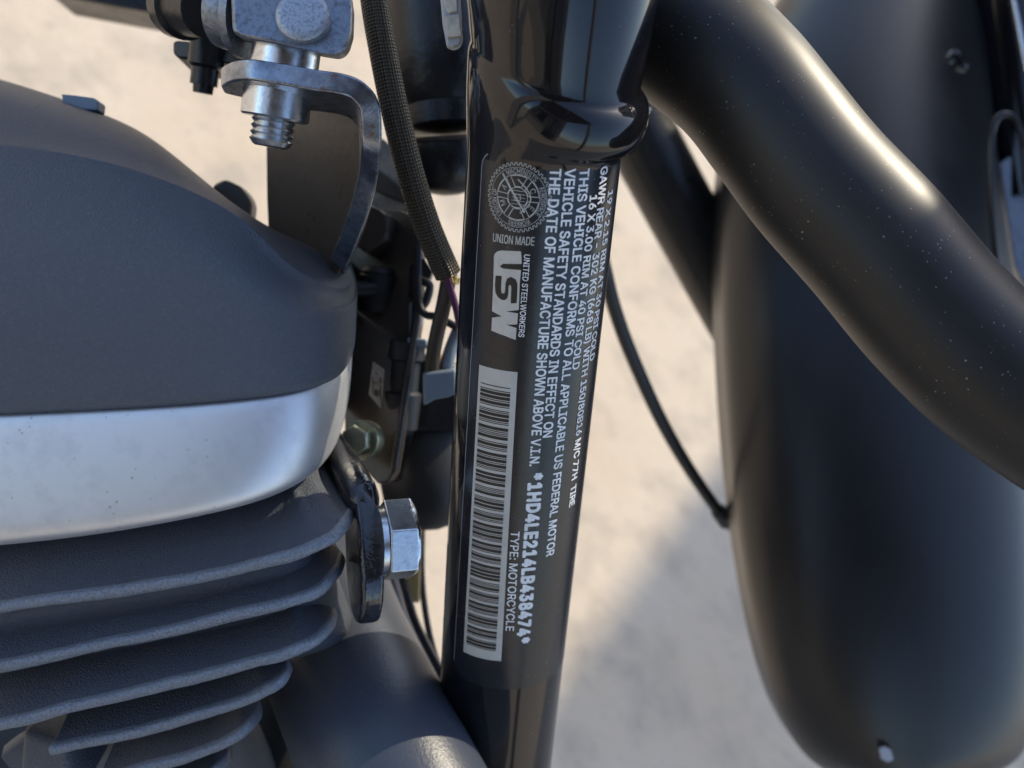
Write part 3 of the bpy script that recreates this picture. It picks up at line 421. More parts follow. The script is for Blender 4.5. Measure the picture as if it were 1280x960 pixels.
GLY_B = {"*":[453,223,509,17,[[1,[202,250]],[1,[202,249]],[1,[203,249]],[1,[109,128,204,248,323,342]],[1,[99,155,204,247,297,352]],[1,[90,181,205,247,271,362]],[1,[121,330]],[1,[154,297]],[1,[185,266]],[1,[153,299]],[1,[120,331]],[1,[90,181,205,247,271,361]],[1,[99,155,204,247,297,352]],[1,[109,128,204,248,323,342]],[1,[203,249]],[1,[202,249]],[1,[202,250]]]]}
def glyph_geo(body, heavy=False):
    v = []; f = []; x = 0
    for ch in body:
        if ch == ' ': x += 190; continue
        adv, y0, y1, nr, rows = GLY_R[ch] if ch in GLY_R else GLY_B[ch]; r = 0
        for n, iv in rows:
            a = (y0+(y1-y0)*r/nr)/1000; c = (y0+(y1-y0)*(r+n)/nr)/1000; r += n
            for k in range(0, len(iv), 2):
                b = len(v); l, h = (iv[k]+x)/1000, (iv[k+1]+x)/1000
                v += [(l, a, 0), (h, a, 0), (h, c, 0), (l, c, 0)]; f.append((b, b+1, b+2, b+3))
        x += adv*(0.99 if not heavy else 1.12)
    return np.array(v), f
def text_line(body, start, end, h, m, label, bold=0.02, circ=False, vshift=0.0, ls=1.0, cap=0.497):
    """text read down the tube from the pixel 'start' to 'end' (centre line of the letters); h = cap height in metres"""
    v, f = glyph_geo(body, bold > 0.025); x0, x1 = v[:, 0].min(), v[:, 0].max()
    a = np.array(ray(*start)); b = np.array(ray(*end)); pr = Print()
    pts = []
    for p in v:
        t = (p[0]-x0)/(x1-x0); y = (p[1]/cap-0.5)*h
        c = a+(b-a)*t
        if circ: pts.append((c[0]-y, c[1]))
        else: pts.append((c[0], c[1]+y/RT))
    e = bold*h*1.6; pts = np.array(pts)                     # weight: the letter laid down with small shifts
    for k, (da, db) in enumerate(((e, e), (e, -e), (-e, e), (-e, -e), (e*1.3, 0), (-e*1.3, 0), (0, e*1.3), (0, -e*1.3))):
        q = pts.copy(); q[:, 0] += da; q[:, 1] += db/RT; pr.add([tuple(z) for z in q], f, OFF_2+k*2e-6)
    return pr.make('text_line', m, film, label)
WH, SV = MT['white'], MT['silver']
H = 0.00225
text_line('TYPE: MOTORCYCLE', (644, 664), (637, 788), 0.0022, WH, 'white text TYPE: MOTORCYCLE', 0.012)
text_line('*1HD4LE214LB438474*', (669.5, 592), (653.5, 803), 0.0034, WH, 'bold white identification number 1HD4LE214LB438474', 0.045)
text_line('THE DATE OF MANUFACTURE SHOWN ABOVE V.I.N.', (694.5, 211), (667.5, 582), 0.0024, WH, 'white text line about the date of manufacture', 0.022)
text_line('VEHICLE SAFETY STANDARDS IN EFFECT ON', (713, 211), (684, 546), 0.0024, WH, 'white text line about safety standards in effect', 0.022)
text_line('THIS VEHICLE CONFORMS TO ALL APPLICABLE US FEDERAL MOTOR', (730.5, 211), (687, 694), 0.0024, WH, 'white text line THIS VEHICLE CONFORMS TO ALL APPLICABLE US FEDERAL MOTOR', 0.022)
text_line('16 X 3.00 RIM AT 40 PSI COLD', (741.5, 244), (719, 461), 0.0022, WH, 'white text line 16 X 3.00 RIM AT 40 PSI COLD', 0.022)
text_line('GAWR REAR - 302 KG (668 LB) WITH 150/80B16 M/C 77H  TIRE', (755, 208), (714, 632), 0.0024, WH, 'white text line starting GAWR REAR', 0.022)
text_line('19 X 2.15 RIM AT 30 PSI COLD', (762.5, 238), (739, 450), 0.0024, WH, 'white text line 19 X 2.15 RIM AT 30 PSI COLD', 0.022)
text_line('UNITED STEELWORKERS', (659, 318), (651.6, 421), 0.00135, WH, 'small white text UNITED STEELWORKERS', 0.01)
text_line('UNION MADE', (617, 296.5), (668, 301.5), 0.0020, SV, 'small silver text UNION MADE', 0.01, circ=True)

# barcode
def pxq(c): return [ray(*p) for p in c]
bc = Print(); TL, TR, BR, BL = (599.5, 455.5), (647, 465), (626.5, 826), (579.5, 814)
bcq = pxq([TL, TR, BR, BL]); bc.quadgrid(bcq, OFF_1, nu=40, nv=12)
bcode = bc.make('barcode_panel', mat('white_label_stock', (0.52, 0.51, 0.48), 0.45, mottle=(200, (0.44, 0.43, 0.41), 0.45, 0.8)), film, 'white barcode panel')
bars = Print(); tl, tr, br_, bl_ = [np.array(c) for c in bcq]
def bq(t, c): return (tl*(1-c)+tr*c)*(1-t)+(bl_*(1-c)+br_*c)*t
rnd = random.Random(11); t = 0.047; C39 = []
code = {'*': 'bWbwBwBwb', '0': 'bwbWBwBwb', '1': 'BwbWbwbwB', '2': 'bwBWbwbwB', '3': 'BwBWbwbwb', '4': 'bwbWBwbwB', '5': 'BwbWBwbwb', '7': 'bwbWbwBwB', '8': 'BwbWbwBwb', 'B': 'bwBwbWbwB', 'D': 'bwbwBWbwB', 'E': 'BwbwBWbwb', 'H': 'BwbwbWBwb', 'L': 'bwBwbwbWB'}
seq = []
for ch in '*1HD4LE214LB438474*': seq += [(0.85 if q in 'bw' else 3.1, q in 'bB') for q in code[ch]]+[(1, False)]
tot = sum(a for a, _ in seq); t0, t1 = 0.05, 0.965
acc = 0
for a, isb in seq:
    if isb:
        ta = t0+(t1-t0)*acc/tot; tb = t0+(t1-t0)*(acc+a)/tot
        bars.quadgrid([bq(ta, 0.08), bq(ta, 0.86), bq(tb, 0.86), bq(tb, 0.08)], OFF_2, nu=1, nv=12)
    acc += a
bo = bars.make('barcode_bars', MT['ink'], film, 'black barcode bars'); bo['kind'] = 'stuff'

# logo block with white letters
def cp(L): return [ray(570+x/6.4, 320+y/6.4) for x, y in L]
lg = Print()
lg.poly(cp([(520, -38), (524, 0), (526, 55), (510, 230), (503, 430), (400, 442), (497, 458), (490, 545), (402, 548), (485, 575), (478, 670), (400, 640), (285, 595), (290, 492), (368, 482), (290, 440), (300, 230), (306, 0), (312, -20), (335, -38), (360, -45), (440, -42)]), OFF_1)
logo = lg.make('union_logo', mat('logo_cream', (0.56, 0.54, 0.50), 0.42, mottle=(400, (0.48, 0.47, 0.44), 0.45, 0.8)), film, 'cream block logo with dark S shape between U and W')
dk = Print()
dk.poly(cp([(527, 62), (380, 60), (352, 82), (378, 98), (524, 110)]), OFF_2)
dk.poly(cp([(320, 155), (368, 158), (364, 215), (362, 262), (366, 292), (378, 300), (392, 292), (396, 262), (398, 215), (410, 180), (440, 165), (478, 185), (492, 220), (492, 262), (486, 375), (440, 378), (442, 300), (444, 250), (440, 232), (428, 230), (422, 245), (420, 300), (412, 335), (392, 352), (365, 348), (335, 325), (318, 290), (314, 235)]), OFF_2)
dk.make('logo_lettering', MT['ink'], film, 'dark S shape and slot cut in the cream logo')

# round toothed seal
sc_, pc_ = ray(647, 247); RS = 0.0083; em = Print()
def pol(r, a): return (sc_-r*math.cos(a)*1.0, pc_+r*math.sin(a)*0.97/RT)
NT = 44; tp = []
for k in range(NT):
    for q, rr in ((0.0, 1.0), (0.35, 1.0), (0.5, 0.925), (0.85, 0.925)): tp.append(pol(RS*rr, 2*math.pi*(k+q)/NT))
em.stroke(tp, 0.00020, OFF_1, True)
em.stroke([pol(RS*0.86, 2*math.pi*k/90) for k in range(90)], 0.00010, OFF_1, True)
em.stroke([pol(RS*0.66, 2*math.pi*k/90) for k in range(90)], 0.00014, OFF_1, True)
for k in range(6):                                   # six rounded windows between spokes
    a0 = 2*math.pi*k/6+R_(0); loop = []
    for q in range(11): loop.append(pol(RS*0.64, a0-0.40+0.8*q/10))
    for q in range(7): loop.append(pol(RS*0.32, a0+0.30-0.6*q/6))
    em.stroke(loop, 0.00020, OFF_1, True)
em.stroke([pol(RS*0.30, 2*math.pi*k/40) for k in range(40)], 0.00016, OFF_1, True)
em.stroke([pol(RS*0.10, 2*math.pi*k/16) for k in range(16)], 0.00016, OFF_1, True)
em.stroke([(sc_-0.0052+0.0085*t_, pc_+(-0.0042+0.0062*t_)/RT) for t_ in np.linspace(0, 1, 12)], 0.00045, OFF_2)
em.stroke([(sc_-0.0044+0.008*t_, pc_+(-0.0002+0.0034*math.sin(t_*math.pi*0.9))/RT) for t_ in np.linspace(0, 1, 16)], 0.00028, OFF_2)
for yy in np.linspace(-0.2, 0.28, 6): em.stroke([(sc_+RS*yy, pc_+RS*x/RT) for x in np.linspace(-0.17, 0.22, 6)], 0.00012, OFF_2)
for txt, a0, a1 in (('MACHINISTS', -0.55, 0.75), ('AEROSPACE', 1.05, 2.2), ('WORKERS', 2.55, 3.45), ('UNION OF', 3.85, 4.9)):
    v, f = glyph_geo(txt); x0, x1 = v[:, 0].min(), v[:, 0].max()
    em.add([pol(RS*(0.69+0.14*p[1]/0.497), a0+(a1-a0)*(p[0]-x0)/(x1-x0)) for p in v], f, OFF_1)
for ch, a0 in (('C', 1.05), ('E', 2.1), ('M', 4.2), ('A', 5.2)):
    v, f = glyph_geo(ch); em.add([pol(RS*(0.42+0.16*p[1]/0.497), a0+(p[0]-0.22)*0.6) for p in v], f, OFF_1)
em.make('round_seal', SV, film, 'silver line seal like a toothed gear wheel')

# --- guard bar
tube('guard_bar', [(660, -70, .300), (735, -25, .288), (805, 15, .279), (872, 56, .273), (925, 103, .2685), (972, 162, .265), (1022, 226, .262), (1092, 302, .2585), (1168, 392, .2555), (1245, 466, .2525), (1335, 530, .2495), (1440, 590, .246)],
     [.0185, .0188, .019, .0193, .0187, .0187, .0189]+[.0191]*5, MT['satin'], bike, 'satin black thick guard bar sweeping down to the right', seg=72, n=10)

# --- front fender
def fender():
    ys = [-160, -80, 0, 60, 150, 250, 400, 500, 600, 700, 800, 860, 900, 930, 950, 966, 976]
    lf = [1060, 1015, 972, 940, 910, 896, 900, 905, 913, 925, 944, 960, 976, 994, 1011, 1034, 1066]
    rt = [1200, 1214, 1228, 1236, 1244, 1254, 1276, 1290, 1300, 1306, 1308, 1304, 1298, 1286, 1274, 1250, 1210]
    dd = [.60, .575, .552, .536, .515, .497, .480, .474, .470, .468, .470, .473, .476, .479, .481, .483, .485]
    rows = []; nv = 26
    for y, a, b, d in zip(ys, lf, rt, dd):
        r = []; cx = (a+b)/2; hw = (b-a)/2
        for j in range(nv+1):
            t = -math.pi/2*1.0+math.pi*j/nv; sx = math.sin(t); cz = math.cos(t)
            sx = math.copysign(abs(sx)**0.97, sx)
            dep = 0.050*(1-cz**0.85) if cz > 0 else 0.05
            r.append(V(cx+hw*sx, y, d+dep))
        # skirts running on behind the edge
        r = [r[0]+np.array([0.001, 0, -0.03])]+r+[r[-1]+np.array([-0.001, 0, -0.03])]
        rows.append(r)
    return grid('front_fender', rows, MT['fender'], bike, 'satin black front fender curving down at the right', subsurf=2, pre=True, thick=0.0022)
fender_o = fender()
# rivet head
lathe('fender_rivet', V(1199, 76, .5450), (0.55, 0.35, 0.75), [(-0.006, .0074), (0.0, .0074), (0.0010, .0067), (0.0012, .0056), (0.0003, .0048), (0.0004, .003), (0.0010, .0006)], MT['gloss'], fender_o, seg=32)
# paint chip near the tip
prism('paint_chip', [(1099, 936, .4775), (1106, 933, .4775), (1114, 938, .4775), (1117, 950, .4775), (1110, 953, .4775), (1102, 949, .4775)], (0, 0, -0.0008), MT['palegrey'], fender_o, bevel=0.0003)

# --- second bar behind, cable, side fork parts
tube('lower_fork_brace', [(760, 90, .56), (812, 190, .57), (866, 290, .58), (930, 405, .59), (970, 470, .60)], [.0200]*5, MT['dark'], bike, 'dark slanted bar in the blurred gap behind the frame tube', seg=36)
tube('brake_hose', [(735, 250, .40), (752, 320, .42), (768, 385, .44), (792, 450, .46), (830, 532, .49), (872, 602, .53), (912, 655, .56), (950, 690, .60)], .0031, MT['rubber'], bike, 'thin black hose hanging between frame tube and fender', seg=16)
lathe('hose_ferrule', V(898, 638, .548), (V(914, 660, .56)-V(898, 638, .548)), [(0, .0036), (0.0005, .0044), (0.012, .0046), (0.0135, .0036)], MT['rubber'], bike, seg=20)
tube('second_brace', [(868, 352, .60), (900, 400, .60)], .0065, MT['dark'], bike, seg=20)
prism('pale_lug', [(778, 160, .40), (800, 136, .40), (815, 134, .40), (808, 146, .40), (790, 166, .40)], (0, 0, -0.004), MT['palegrey'], bike)
tube('fork_leg', [(1250, -140, .60), (1262, 60, .585), (1272, 160, .575), (1284, 250, .57)], [.017]*4, MT['gloss'], bike, 'glossy black fork leg with gold reflection at right edge', seg=48)
tube('wire_loop', [(1246, 330, .50), (1240, 260, .50), (1238, 190, .50), (1243, 154, .50), (1256, 143, .50), (1270, 152, .50), (1280, 182, .50), (1284, 230, .50)], .0017, MT['gloss'], bike, 'black wire loop beside the fender edge', seg=14)
prism('chrome_strip', [(1262, -20, .52), (1267, -20, .52), (1290, 90, .52), (1282, 90, .52)], (0, 0, -0.004), MT['zinc'], bike)
prism('brake_caliper', [(1250, 205, .56), (1262, 196, .56), (1300, 196, .56), (1300, 400, .56), (1268, 330, .56)], (0, 0, -0.02), MT['cast'], bike)

# ------------------------------------------------------------------ engine: cover, band, fins
F_ = -100
rows_cover = [
 [(F_, 524, .2665), (80, 516, .2665), (200, 510, .2665), (300, 502, .2672), (368, 494, .270), (413, 479, .2780), (436, 461, .293), (444, 425, .325), (440, 380, .37)],
 [(F_, 515, .2632), (80, 508, .2632), (200, 502, .2632), (300, 494, .264), (370, 486, .267), (416, 471, .2755), (440, 452, .291), (447, 420, .322), (440, 370, .37)],
 [(F_, 420, .258), (80, 415, .258), (200, 408, .259), (300, 402, .260), (366, 396, .264), (420, 388, .2735), (446, 372, .290), (449, 352, .318), (440, 330, .37)],
 [(F_, 345, .2572), (80, 345, .2572), (200, 350, .258), (295, 362, .259), (355, 382, .2635), (405, 391, .2735), (441, 386, .289), (448, 372, .314), (440, 328, .37)],
 [(F_, 292, .2582), (80, 294, .2582), (190, 300, .259), (272, 316, .2600), (325, 350, .2625), (374, 374, .2690), (420, 381, .282), (447, 374, .305), (440, 328, .37)],
 [(F_, 186, .2680), (60, 199, .2680), (160, 222, .2685), (236, 252, .2697), (302, 288, .2702), (344, 338, .2694), (395, 367, .2785), (443, 372, .3005), (440, 330, .37)],
 [(F_, 172, .2705), (60, 185, .2705), (160, 208, .2712), (240, 238, .2725), (310, 274, .2725), (352, 326, .2708), (402, 357, .2800), (443, 366, .3020), (440, 328, .37)],
 [(F_, 160, .2770), (60, 173, .2770), (158, 196, .278), (240, 228, .2790), (324, 271, .2890), (370, 314, .2925), (412, 341, .2990), (443, 354, .314), (438, 326, .37)],
 [(F_, 128, .286), (60, 145, .286), (150, 168, .287), (218, 205, .288), (290, 258, .292), (350, 298, .300), (402, 316, .312), (428, 328, .33), (424, 318, .37)],
 [(F_, 68, .305), (45, 108, .307), (130, 139, .309), (188, 163, .310), (270, 238, .308), (338, 285, .311), (396, 308, .32), (424, 325, .335), (420, 318, .37)],
 [(F_, 72, .40), (45, 112, .40), (130, 145, .40), (188, 170, .40), (270, 245, .40), (338, 292, .40), (396, 315, .40), (420, 330, .40), (418, 324, .40)],
]
grid('rocker_cover', rows_cover, MT['powder'], bike, 'charcoal textured rocker cover with a raised rounded crest', subsurf=4, crease={6: 0.55, 0: 0.5, 1: 0.4})
rows_band = [
 [(F_, 519, .270), (80, 511, .270), (200, 505, .270), (300, 497, .2705), (368, 489, .273), (410, 474, .281), (433, 457, .296), (440, 421, .328), (438, 380, .37)],
 [(F_, 522, .2660), (80, 514, .2660), (200, 508, .2660), (300, 500, .2665), (369, 491, .2695), (413, 476, .2780), (435, 459, .294), (442, 423, .326), (439, 380, .37)],
 [(F_, 528, .2645), (80, 520, .2645), (200, 514, .2645), (300, 506, .2650), (369, 497, .2680), (413, 482, .2765), (437, 464, .293), (443, 427, .325), (440, 384, .37)],
 [(F_, 600, .2640), (80, 590, .2640), (200, 581, .2640), (300, 570, .2645), (364, 553, .2677), (407, 538, .2765), (431, 516, .293), (440, 475, .325), (439, 425, .37)],
 [(F_, 668, .2648), (80, 653, .2648), (195, 639, .2648), (290, 625, .2653), (350, 606, .2690), (394, 584, .2780), (421, 556, .295), (436, 515, .326), (437, 455, .37)],
 [(F_, 684, .266), (80, 668, .266), (190, 653, .266), (280, 637, .2668), (342, 619, .270), (388, 596, .2795), (418, 565, .296), (433, 522, .327), (436, 462, .37)],
 [(F_, 692, .270), (80, 677, .270), (187, 660, .270), (272, 643, .271), (335, 627, .274), (384, 603, .283), (415, 571, .299), (431, 528, .328), (435, 468, .37)],
 [(F_, 690, .31), (80, 672, .31), (180, 655, .31), (260, 635, .31), (320, 618, .31), (370, 594, .315), (405, 565, .325), (424, 530, .34), (430, 480, .37)],
]
grid('aluminium_band', rows_band, MT['alu'], bike, 'bright brushed aluminium band under the charcoal cover', subsurf=3)

inw = np.array([0.10, 0.62, -0.78]); inw /= np.linalg.norm(inw)
upv = np.array([-0.12, 0.78, 0.60]); upv -= upv.dot(inw)*inw; upv /= np.linalg.norm(upv)
fins = [
 ([(F_, 780), (0, 765), (100, 750), (200, 735), (300, 716), (360, 701), (405, 683), (430, 664), (441, 648), (446, 628)], .272, 1),
 ([(F_, 856), (0, 838), (120, 812), (230, 790), (330, 766), (378, 752), (408, 736), (426, 716), (432, 700)], .275, 2),
 ([(F_, 930), (0, 911), (50, 900), (100, 887), (200, 863), (300, 837), (345, 827), (378, 815), (405, 797), (418, 780), (422, 768)], .278, 3),
 ([(62, 942), (80, 939), (150, 926), (250, 898), (318, 875), (350, 859), (364, 841), (362, 826), (350, 812)], .284, 4),
 ([(120, 985), (190, 964), (250, 946), (300, 922), (322, 903), (328, 887), (322, 872)], .289, 5),
 ([(120, 1030), (200, 1005), (250, 980), (282, 957), (290, 942), (286, 925)], .294, 6)]
def fin(pts, d, k):
    P = []
    for i, (x, y) in enumerate(pts):
        dd = d
        if x > 300 or i > len(pts)-4:
            q = max(0, i-(len(pts)-5)); dd = d+0.0035*q*q*0.5
        P.append(V(x, y, dd))
    P = catmull(P, 8); T = 0.0036; L = 0.032; ph1 = 1.7*k; ph2 = 4.1*k+1
    prof = [(L, 1.0), (0.012, .60), (0.0032, .52), (0.0020, .85), (0.0009, .90), (0.0002, .55), (0.0, 0.0), (0.0002, -.55), (0.0009, -.88), (0.0025, -.85), (0.012, -1.0), (L, -1.3)]
    vs = []; fs = []; n = len(prof); rg = random.Random(k)
    for ii, p in enumerate(P):
        wob = rg.uniform(-1, 1)*0.00010; p = p+upv*(0.00030*math.sin(ii*0.21+ph1)+0.00018*math.sin(ii*0.55+ph2))
        q = min(1, max(0, ((p[0]/-p[2]*FPX+640)-(330 if k < 3 else 250))/90)); iw = inw*(1-q)+np.array([-0.55, 0.50, -0.66])*q
        for a, b in prof: vs.append(p+iw*(a+wob)+upv*(b*T/2*(1+0.12*math.sin(ii*0.33+ph2))))
    for i in range(len(P)-1):
        for j in range(n-1): fs.append((i*n+j, i*n+j+1, (i+1)*n+j+1, (i+1)*n+j))
    fs.append(tuple(range(n))); fs.append(tuple((len(P)-1)*n+j for j in range(n)))
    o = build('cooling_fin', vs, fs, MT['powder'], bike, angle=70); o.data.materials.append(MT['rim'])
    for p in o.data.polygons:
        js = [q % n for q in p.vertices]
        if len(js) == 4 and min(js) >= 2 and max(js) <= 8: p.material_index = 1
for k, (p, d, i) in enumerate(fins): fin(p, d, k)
# head body behind the fins
def core(name, pts, dshift, h0, h1, lab=None):
    P = catmull([V(x, y, d) for x, y, d in pts], 6); vs = []; fs = []; rows = []
    for t in np.linspace(h0, h1, 8): rows.append([p+upv*t for p in P])
    nr = len(rows); nc = len(P); vs = [p for r in rows for p in r]
    for i in range(nr-1):
        for j in range(nc-1): fs.append((i*nc+j, i*nc+j+1, (i+1)*nc+j+1, (i+1)*nc+j))
    o = build(name, vs, fs, MT['powder'], bike, lab, angle=80)
    s = o.modifiers.new('solid', 'SOLIDIFY'); s.thickness = 0.004; s.offset = -1
core('cylinder_head', [(F_, 812, .283), (0, 794, .283), (120, 775, .283), (240, 756, .283), (320, 742, .284), (375, 728, .287), (404, 712, .297), (414, 694, .306)], 0, -0.030, 0.010, 'charcoal cylinder head body behind the cooling fins')
core('cylinder_barrel', [(36, 992, .318), (60, 975, .316), (90, 965, .316), (150, 950, .314), (220, 930, .314), (275, 908, .316), (296, 880, .322), (298, 850, .335)], 0, -0.05, 0.020, 'charcoal cylinder barrel at the bottom left')
# dark block at the lower left corner
prism('barrel_wall', [(28, 912, .296), (84, 934, .292), (96, 1010, .290), (20, 1010, .296)], (0.002, 0.01, -0.02), MT['powder'], bike, bevel=0.002)

tube('crankcase', [(-200, 960, .43), (60, 970, .43), (230, 990, .43), (330, 1030, .43)], [.060, .060, .055, .035], MT['rubber'], bike, 'black crankcase mass at the lower left corner', seg=48)
tube('exhaust_port', [(250, 860, .40), (330, 900, .38), (350, 960, .375), (340, 1040, .37)], [.018]*4, MT['rubber'], bike, seg=32)
# --- exhaust
tube('exhaust_pipe', [(372, 640, .40), (392, 720, .365), (416, 800, .345), (450, 880, .328), (486, 960, .312), (530, 1050, .30), (580, 1140, .29)], [.0245, .0248, .0252, .0255, .0258, .026, .026], MT['exhaust'], bike, 'blue black wrinkle coated exhaust pipe below the fins', seg=72, n=10)

# --- bracket tab with hex bolt
def tab():
    c = V(455, 692, .296); vt = np.array([-0.02, 1.0, 0.06]); vt /= np.linalg.norm(vt)
    nr = np.array([0.945, 0.02, -0.32]); nr -= nr.dot(vt)*vt; nr /= np.linalg.norm(nr); dp = np.cross(vt, nr)
    if dp[2] < 0: dp = -dp
    out = []
    for k in range(25):
        a = math.pi*k/24+math.pi; out.append(c+dp*math.cos(a)*0.0135*-1+vt*(math.sin(a)*0.0165-0.0035))
    top = [c+dp*(-0.0135)+vt*0.010, c+dp*(-0.012)+vt*0.022, c+dp*0.0045+vt*0.022, c+dp*0.0095+vt*0.013]
    out = out+top if np.linalg.norm(out[-1]-top[0]) < np.linalg.norm(out[0]-top[0]) else out[::-1]+top
    return prism('mounting_tab', None, nr*0.0066, MT['tab'], bike, 'worn glossy black steel tab clamped beside the cooling fins', pre=[p-nr*0.0033 for p in out], bevel=0.0016), c, nr, vt, dp
tb, tc_, tn, tv, td = tab()
tube('tab_arm', [(398, 528, .34), (418, 560, .318), (436, 590, .300), (452, 622, .2925), (458, 640, .292)], [.0040, .0044, .0048, .0050, .0036], MT['tab'], bike, 'black steel arm reaching up from the mounting tab', seg=18)
bc_ = V(474, 676, .2865)
lathe('bolt_washer_face', bc_-tn*0.0005, tn, [(0, .0098), (0.0016, .0098), (0.0018, .0092)], MT['zinc'], bike, seg=40)
def hexhead(name, c, axis, up, R, h, m, parent, label=None, chamf=0.12, hollow=False):
    axis = np.array(axis, float); axis /= np.linalg.norm(axis); up = np.array(up, float); up -= up.dot(axis)*axis; up /= np.linalg.norm(up); b = np.cross(axis, up)
    vs = []; fs = []; seg = 48; prof = [(0, 1.0), (h*0.72, 1.0), (h, None)]
    def hexr(a, R): k = (a % (math.pi/3))-math.pi/6; return R*math.cos(math.pi/6)/math.cos(k)
    lv = []
    Rc = R*math.cos(math.pi/6)
    for t in np.linspace(0, 1, 9):
        hh = h*t; rows = []
        for q in range(seg):
            a = 2*math.pi*q/seg; r = hexr(a, R)
            cone = Rc*0.97+(h-hh)*1.9                       # chamfer cone cuts the corners
            rows.append(c+axis*hh+min(r, cone)*(math.cos(a)*up+math.sin(a)*b))
        lv.append(rows)
    vs = [p for r in lv for p in r]
    for i in range(len(lv)-1):
        for q in range(seg): fs.append((i*seg+q, i*seg+(q+1) % seg, (i+1)*seg+(q+1) % seg, (i+1)*seg+q))
    fs.append(tuple(range(seg))); fs.append(tuple((len(lv)-1)*seg+q for q in range(seg)))
    return build(name, vs, fs, m, parent, label, angle=22, bevel=0.0004, bseg=2)
hexhead('hex_bolt', bc_+tn*0.0013, tn, tv+td*0.12, .0118, .0085, MT['zinc'], bike, 'zinc hex bolt head on the black mounting tab')

# --- top mount assembly
def P3(px, py, d): return V(px, py, d)
ax = P3(440, 38, .262)-P3(285, 14, .272); ax /= np.linalg.norm(ax)
lathe('mount_knuckle', P3(276, 12, .2775), ax, [(0, .0085), (0.0007, .0098), (0.003, .0102), (0.0055, .0098), (0.006, .0085), (0.0065, .0112), (0.0072, .0118), (0.0095, .0118)], MT['cast'], bike, 'dull grey round end of the top mount', seg=40)
lathe('mount_stud', P3(222, 6, .30), P3(278, 14, .28)-P3(222, 6, .30), [(-0.001, .0085), (0, .0094), (0.006, .0096), (0.007, .0084), (0.02, .0080)], MT['dark'], bike, 'dark cylinder end left of the top mount', seg=32)
blk = [(286, -40, .262), (290, 40, .262), (300, 47, .262), (350, 56, .2585), (400, 66, .257), (424, 70, .258), (434, 62, .260), (440, 42, .264), (441, 10, .266), (434, -40, .264)]
prism('mount_block', blk, (-0.002, 0.004, -0.016), MT['cast'], bike, 'grey steel block of the top mount', bevel=0.0042, bseg=6)
lathe('mount_pin_face', P3(379, 22, .2592), (0.05, 0.12, 1), [(-0.004, .0068), (0.0012, .0067), (0.0019, .0060), (0.0021, .0050), (0.0020, .001)], MT['washerface'], bike, 'round pitted pin face on the top mount', seg=40)
sdn = P3(348, 165, .272)-P3(362, 55, .268); sdn /= np.linalg.norm(sdn)
lathe('upper_spacer', P3(361, 40, .2715), sdn, [(0.0015, .0090), (0.016, .0090)], MT['zinc'], bike, 'short bright zinc spacer above the strap', seg=48)
lathe('lower_spacer', P3(350, 96, .2705), sdn, [(0, .0090), (0.0105, .0090), (0.0110, .0085), (0.0110, .006)], MT['zinc'], bike, 'bright zinc sleeve nut under the strap', seg=48)
thr = []
for k in range(4): thr += [(0.0108+k*0.0017, .0050), (0.0116+k*0.0017, .0058)]
thr += [(0.0180, .0048), (0.0184, .0040)]
lathe('threaded_stud', P3(349, 96, .2705), sdn, [(0.009, .005)]+thr, MT['zinc'], bike, 'threaded stud end under the sleeve nut', seg=40, angle=20)
# strap, seen on edge
def strap():
    c = catmull([P3(*p) for p in [(270, 84, .2585), (300, 84, .2580), (345, 91, .2575), (390, 99, .2575), (425, 104, .2580), (446, 112, .259), (460, 128, .260), (464, 150, .262), (464, 185, .266), (459, 225, .276), (449, 262, .283), (436, 298, .291), (422, 332, .300)]], 5)
    tw = 0.0027; T = np.gradient(c, axis=0); T /= np.linalg.norm(T, axis=1)[:, None]
    N = np.cross(T, np.array([0, 0, 1.0])); N /= np.linalg.norm(N, axis=1)[:, None]; vs = []; fs = []
    wv = np.array([-0.004, 0.001, -0.024])
    for i, p in enumerate(c):
        w_ = wv.copy(); s = min(1, i/8); k = math.sin(s*math.pi/2)
        if i < 9: p0 = p+wv*(1-k)*0.45; p1 = p+wv*(1-(1-k)*0.35)
        else: p0 = p; p1 = p+wv
        vs += [p0+N[i]*tw, p0-N[i]*tw, p1-N[i]*tw, p1+N[i]*tw]
    n = len(c)
    for i in range(n-1):
        for j in range(4): fs.append((i*4+j, i*4+(j+1) % 4, (i+1)*4+(j+1) % 4, (i+1)*4+j))
    fs.append((0, 1, 2, 3)); fs.append(tuple((n-1)*4+j for j in range(4)))
    build('bent_strap', vs, fs, MT['strap'], bike, 'worn bent steel strap of the top mount seen on edge', angle=50, bevel=0.0009)
strap()
# wide inner plate of the strap and the bracket end behind
prism('mount_plate', [(462, 130, .285), (464, 190, .288), (455, 250, .293), (436, 300, .299), (420, 345, .305), (380, 345, .325), (336, 320, .345), (333, 250, .345), (332, 170, .345), (340, 120, .345), (400, 112, .315)], (0.001, 0.001, -0.004), MT['plate'], bike, 'glossy dark plate behind the bent strap', bevel=0.001)
prism('rear_strap', [(216, 52, .32), (222, 50, .32), (330, 62, .31), (330, 84, .31), (222, 72, .32), (216, 66, .32)], (0.0, 0.0, -0.02), MT['dark'], bike, 'dark strap end behind the top mount', bevel=0.0007)
lathe('rear_nut', P3(262, 40, .315), sdn, [(0, .0055), (0.010, .0055), (0.011, .0042), (0.016, .0042), (0.016, .0032), (0.0185, .0030)], MT['dark'], bike, seg=24)
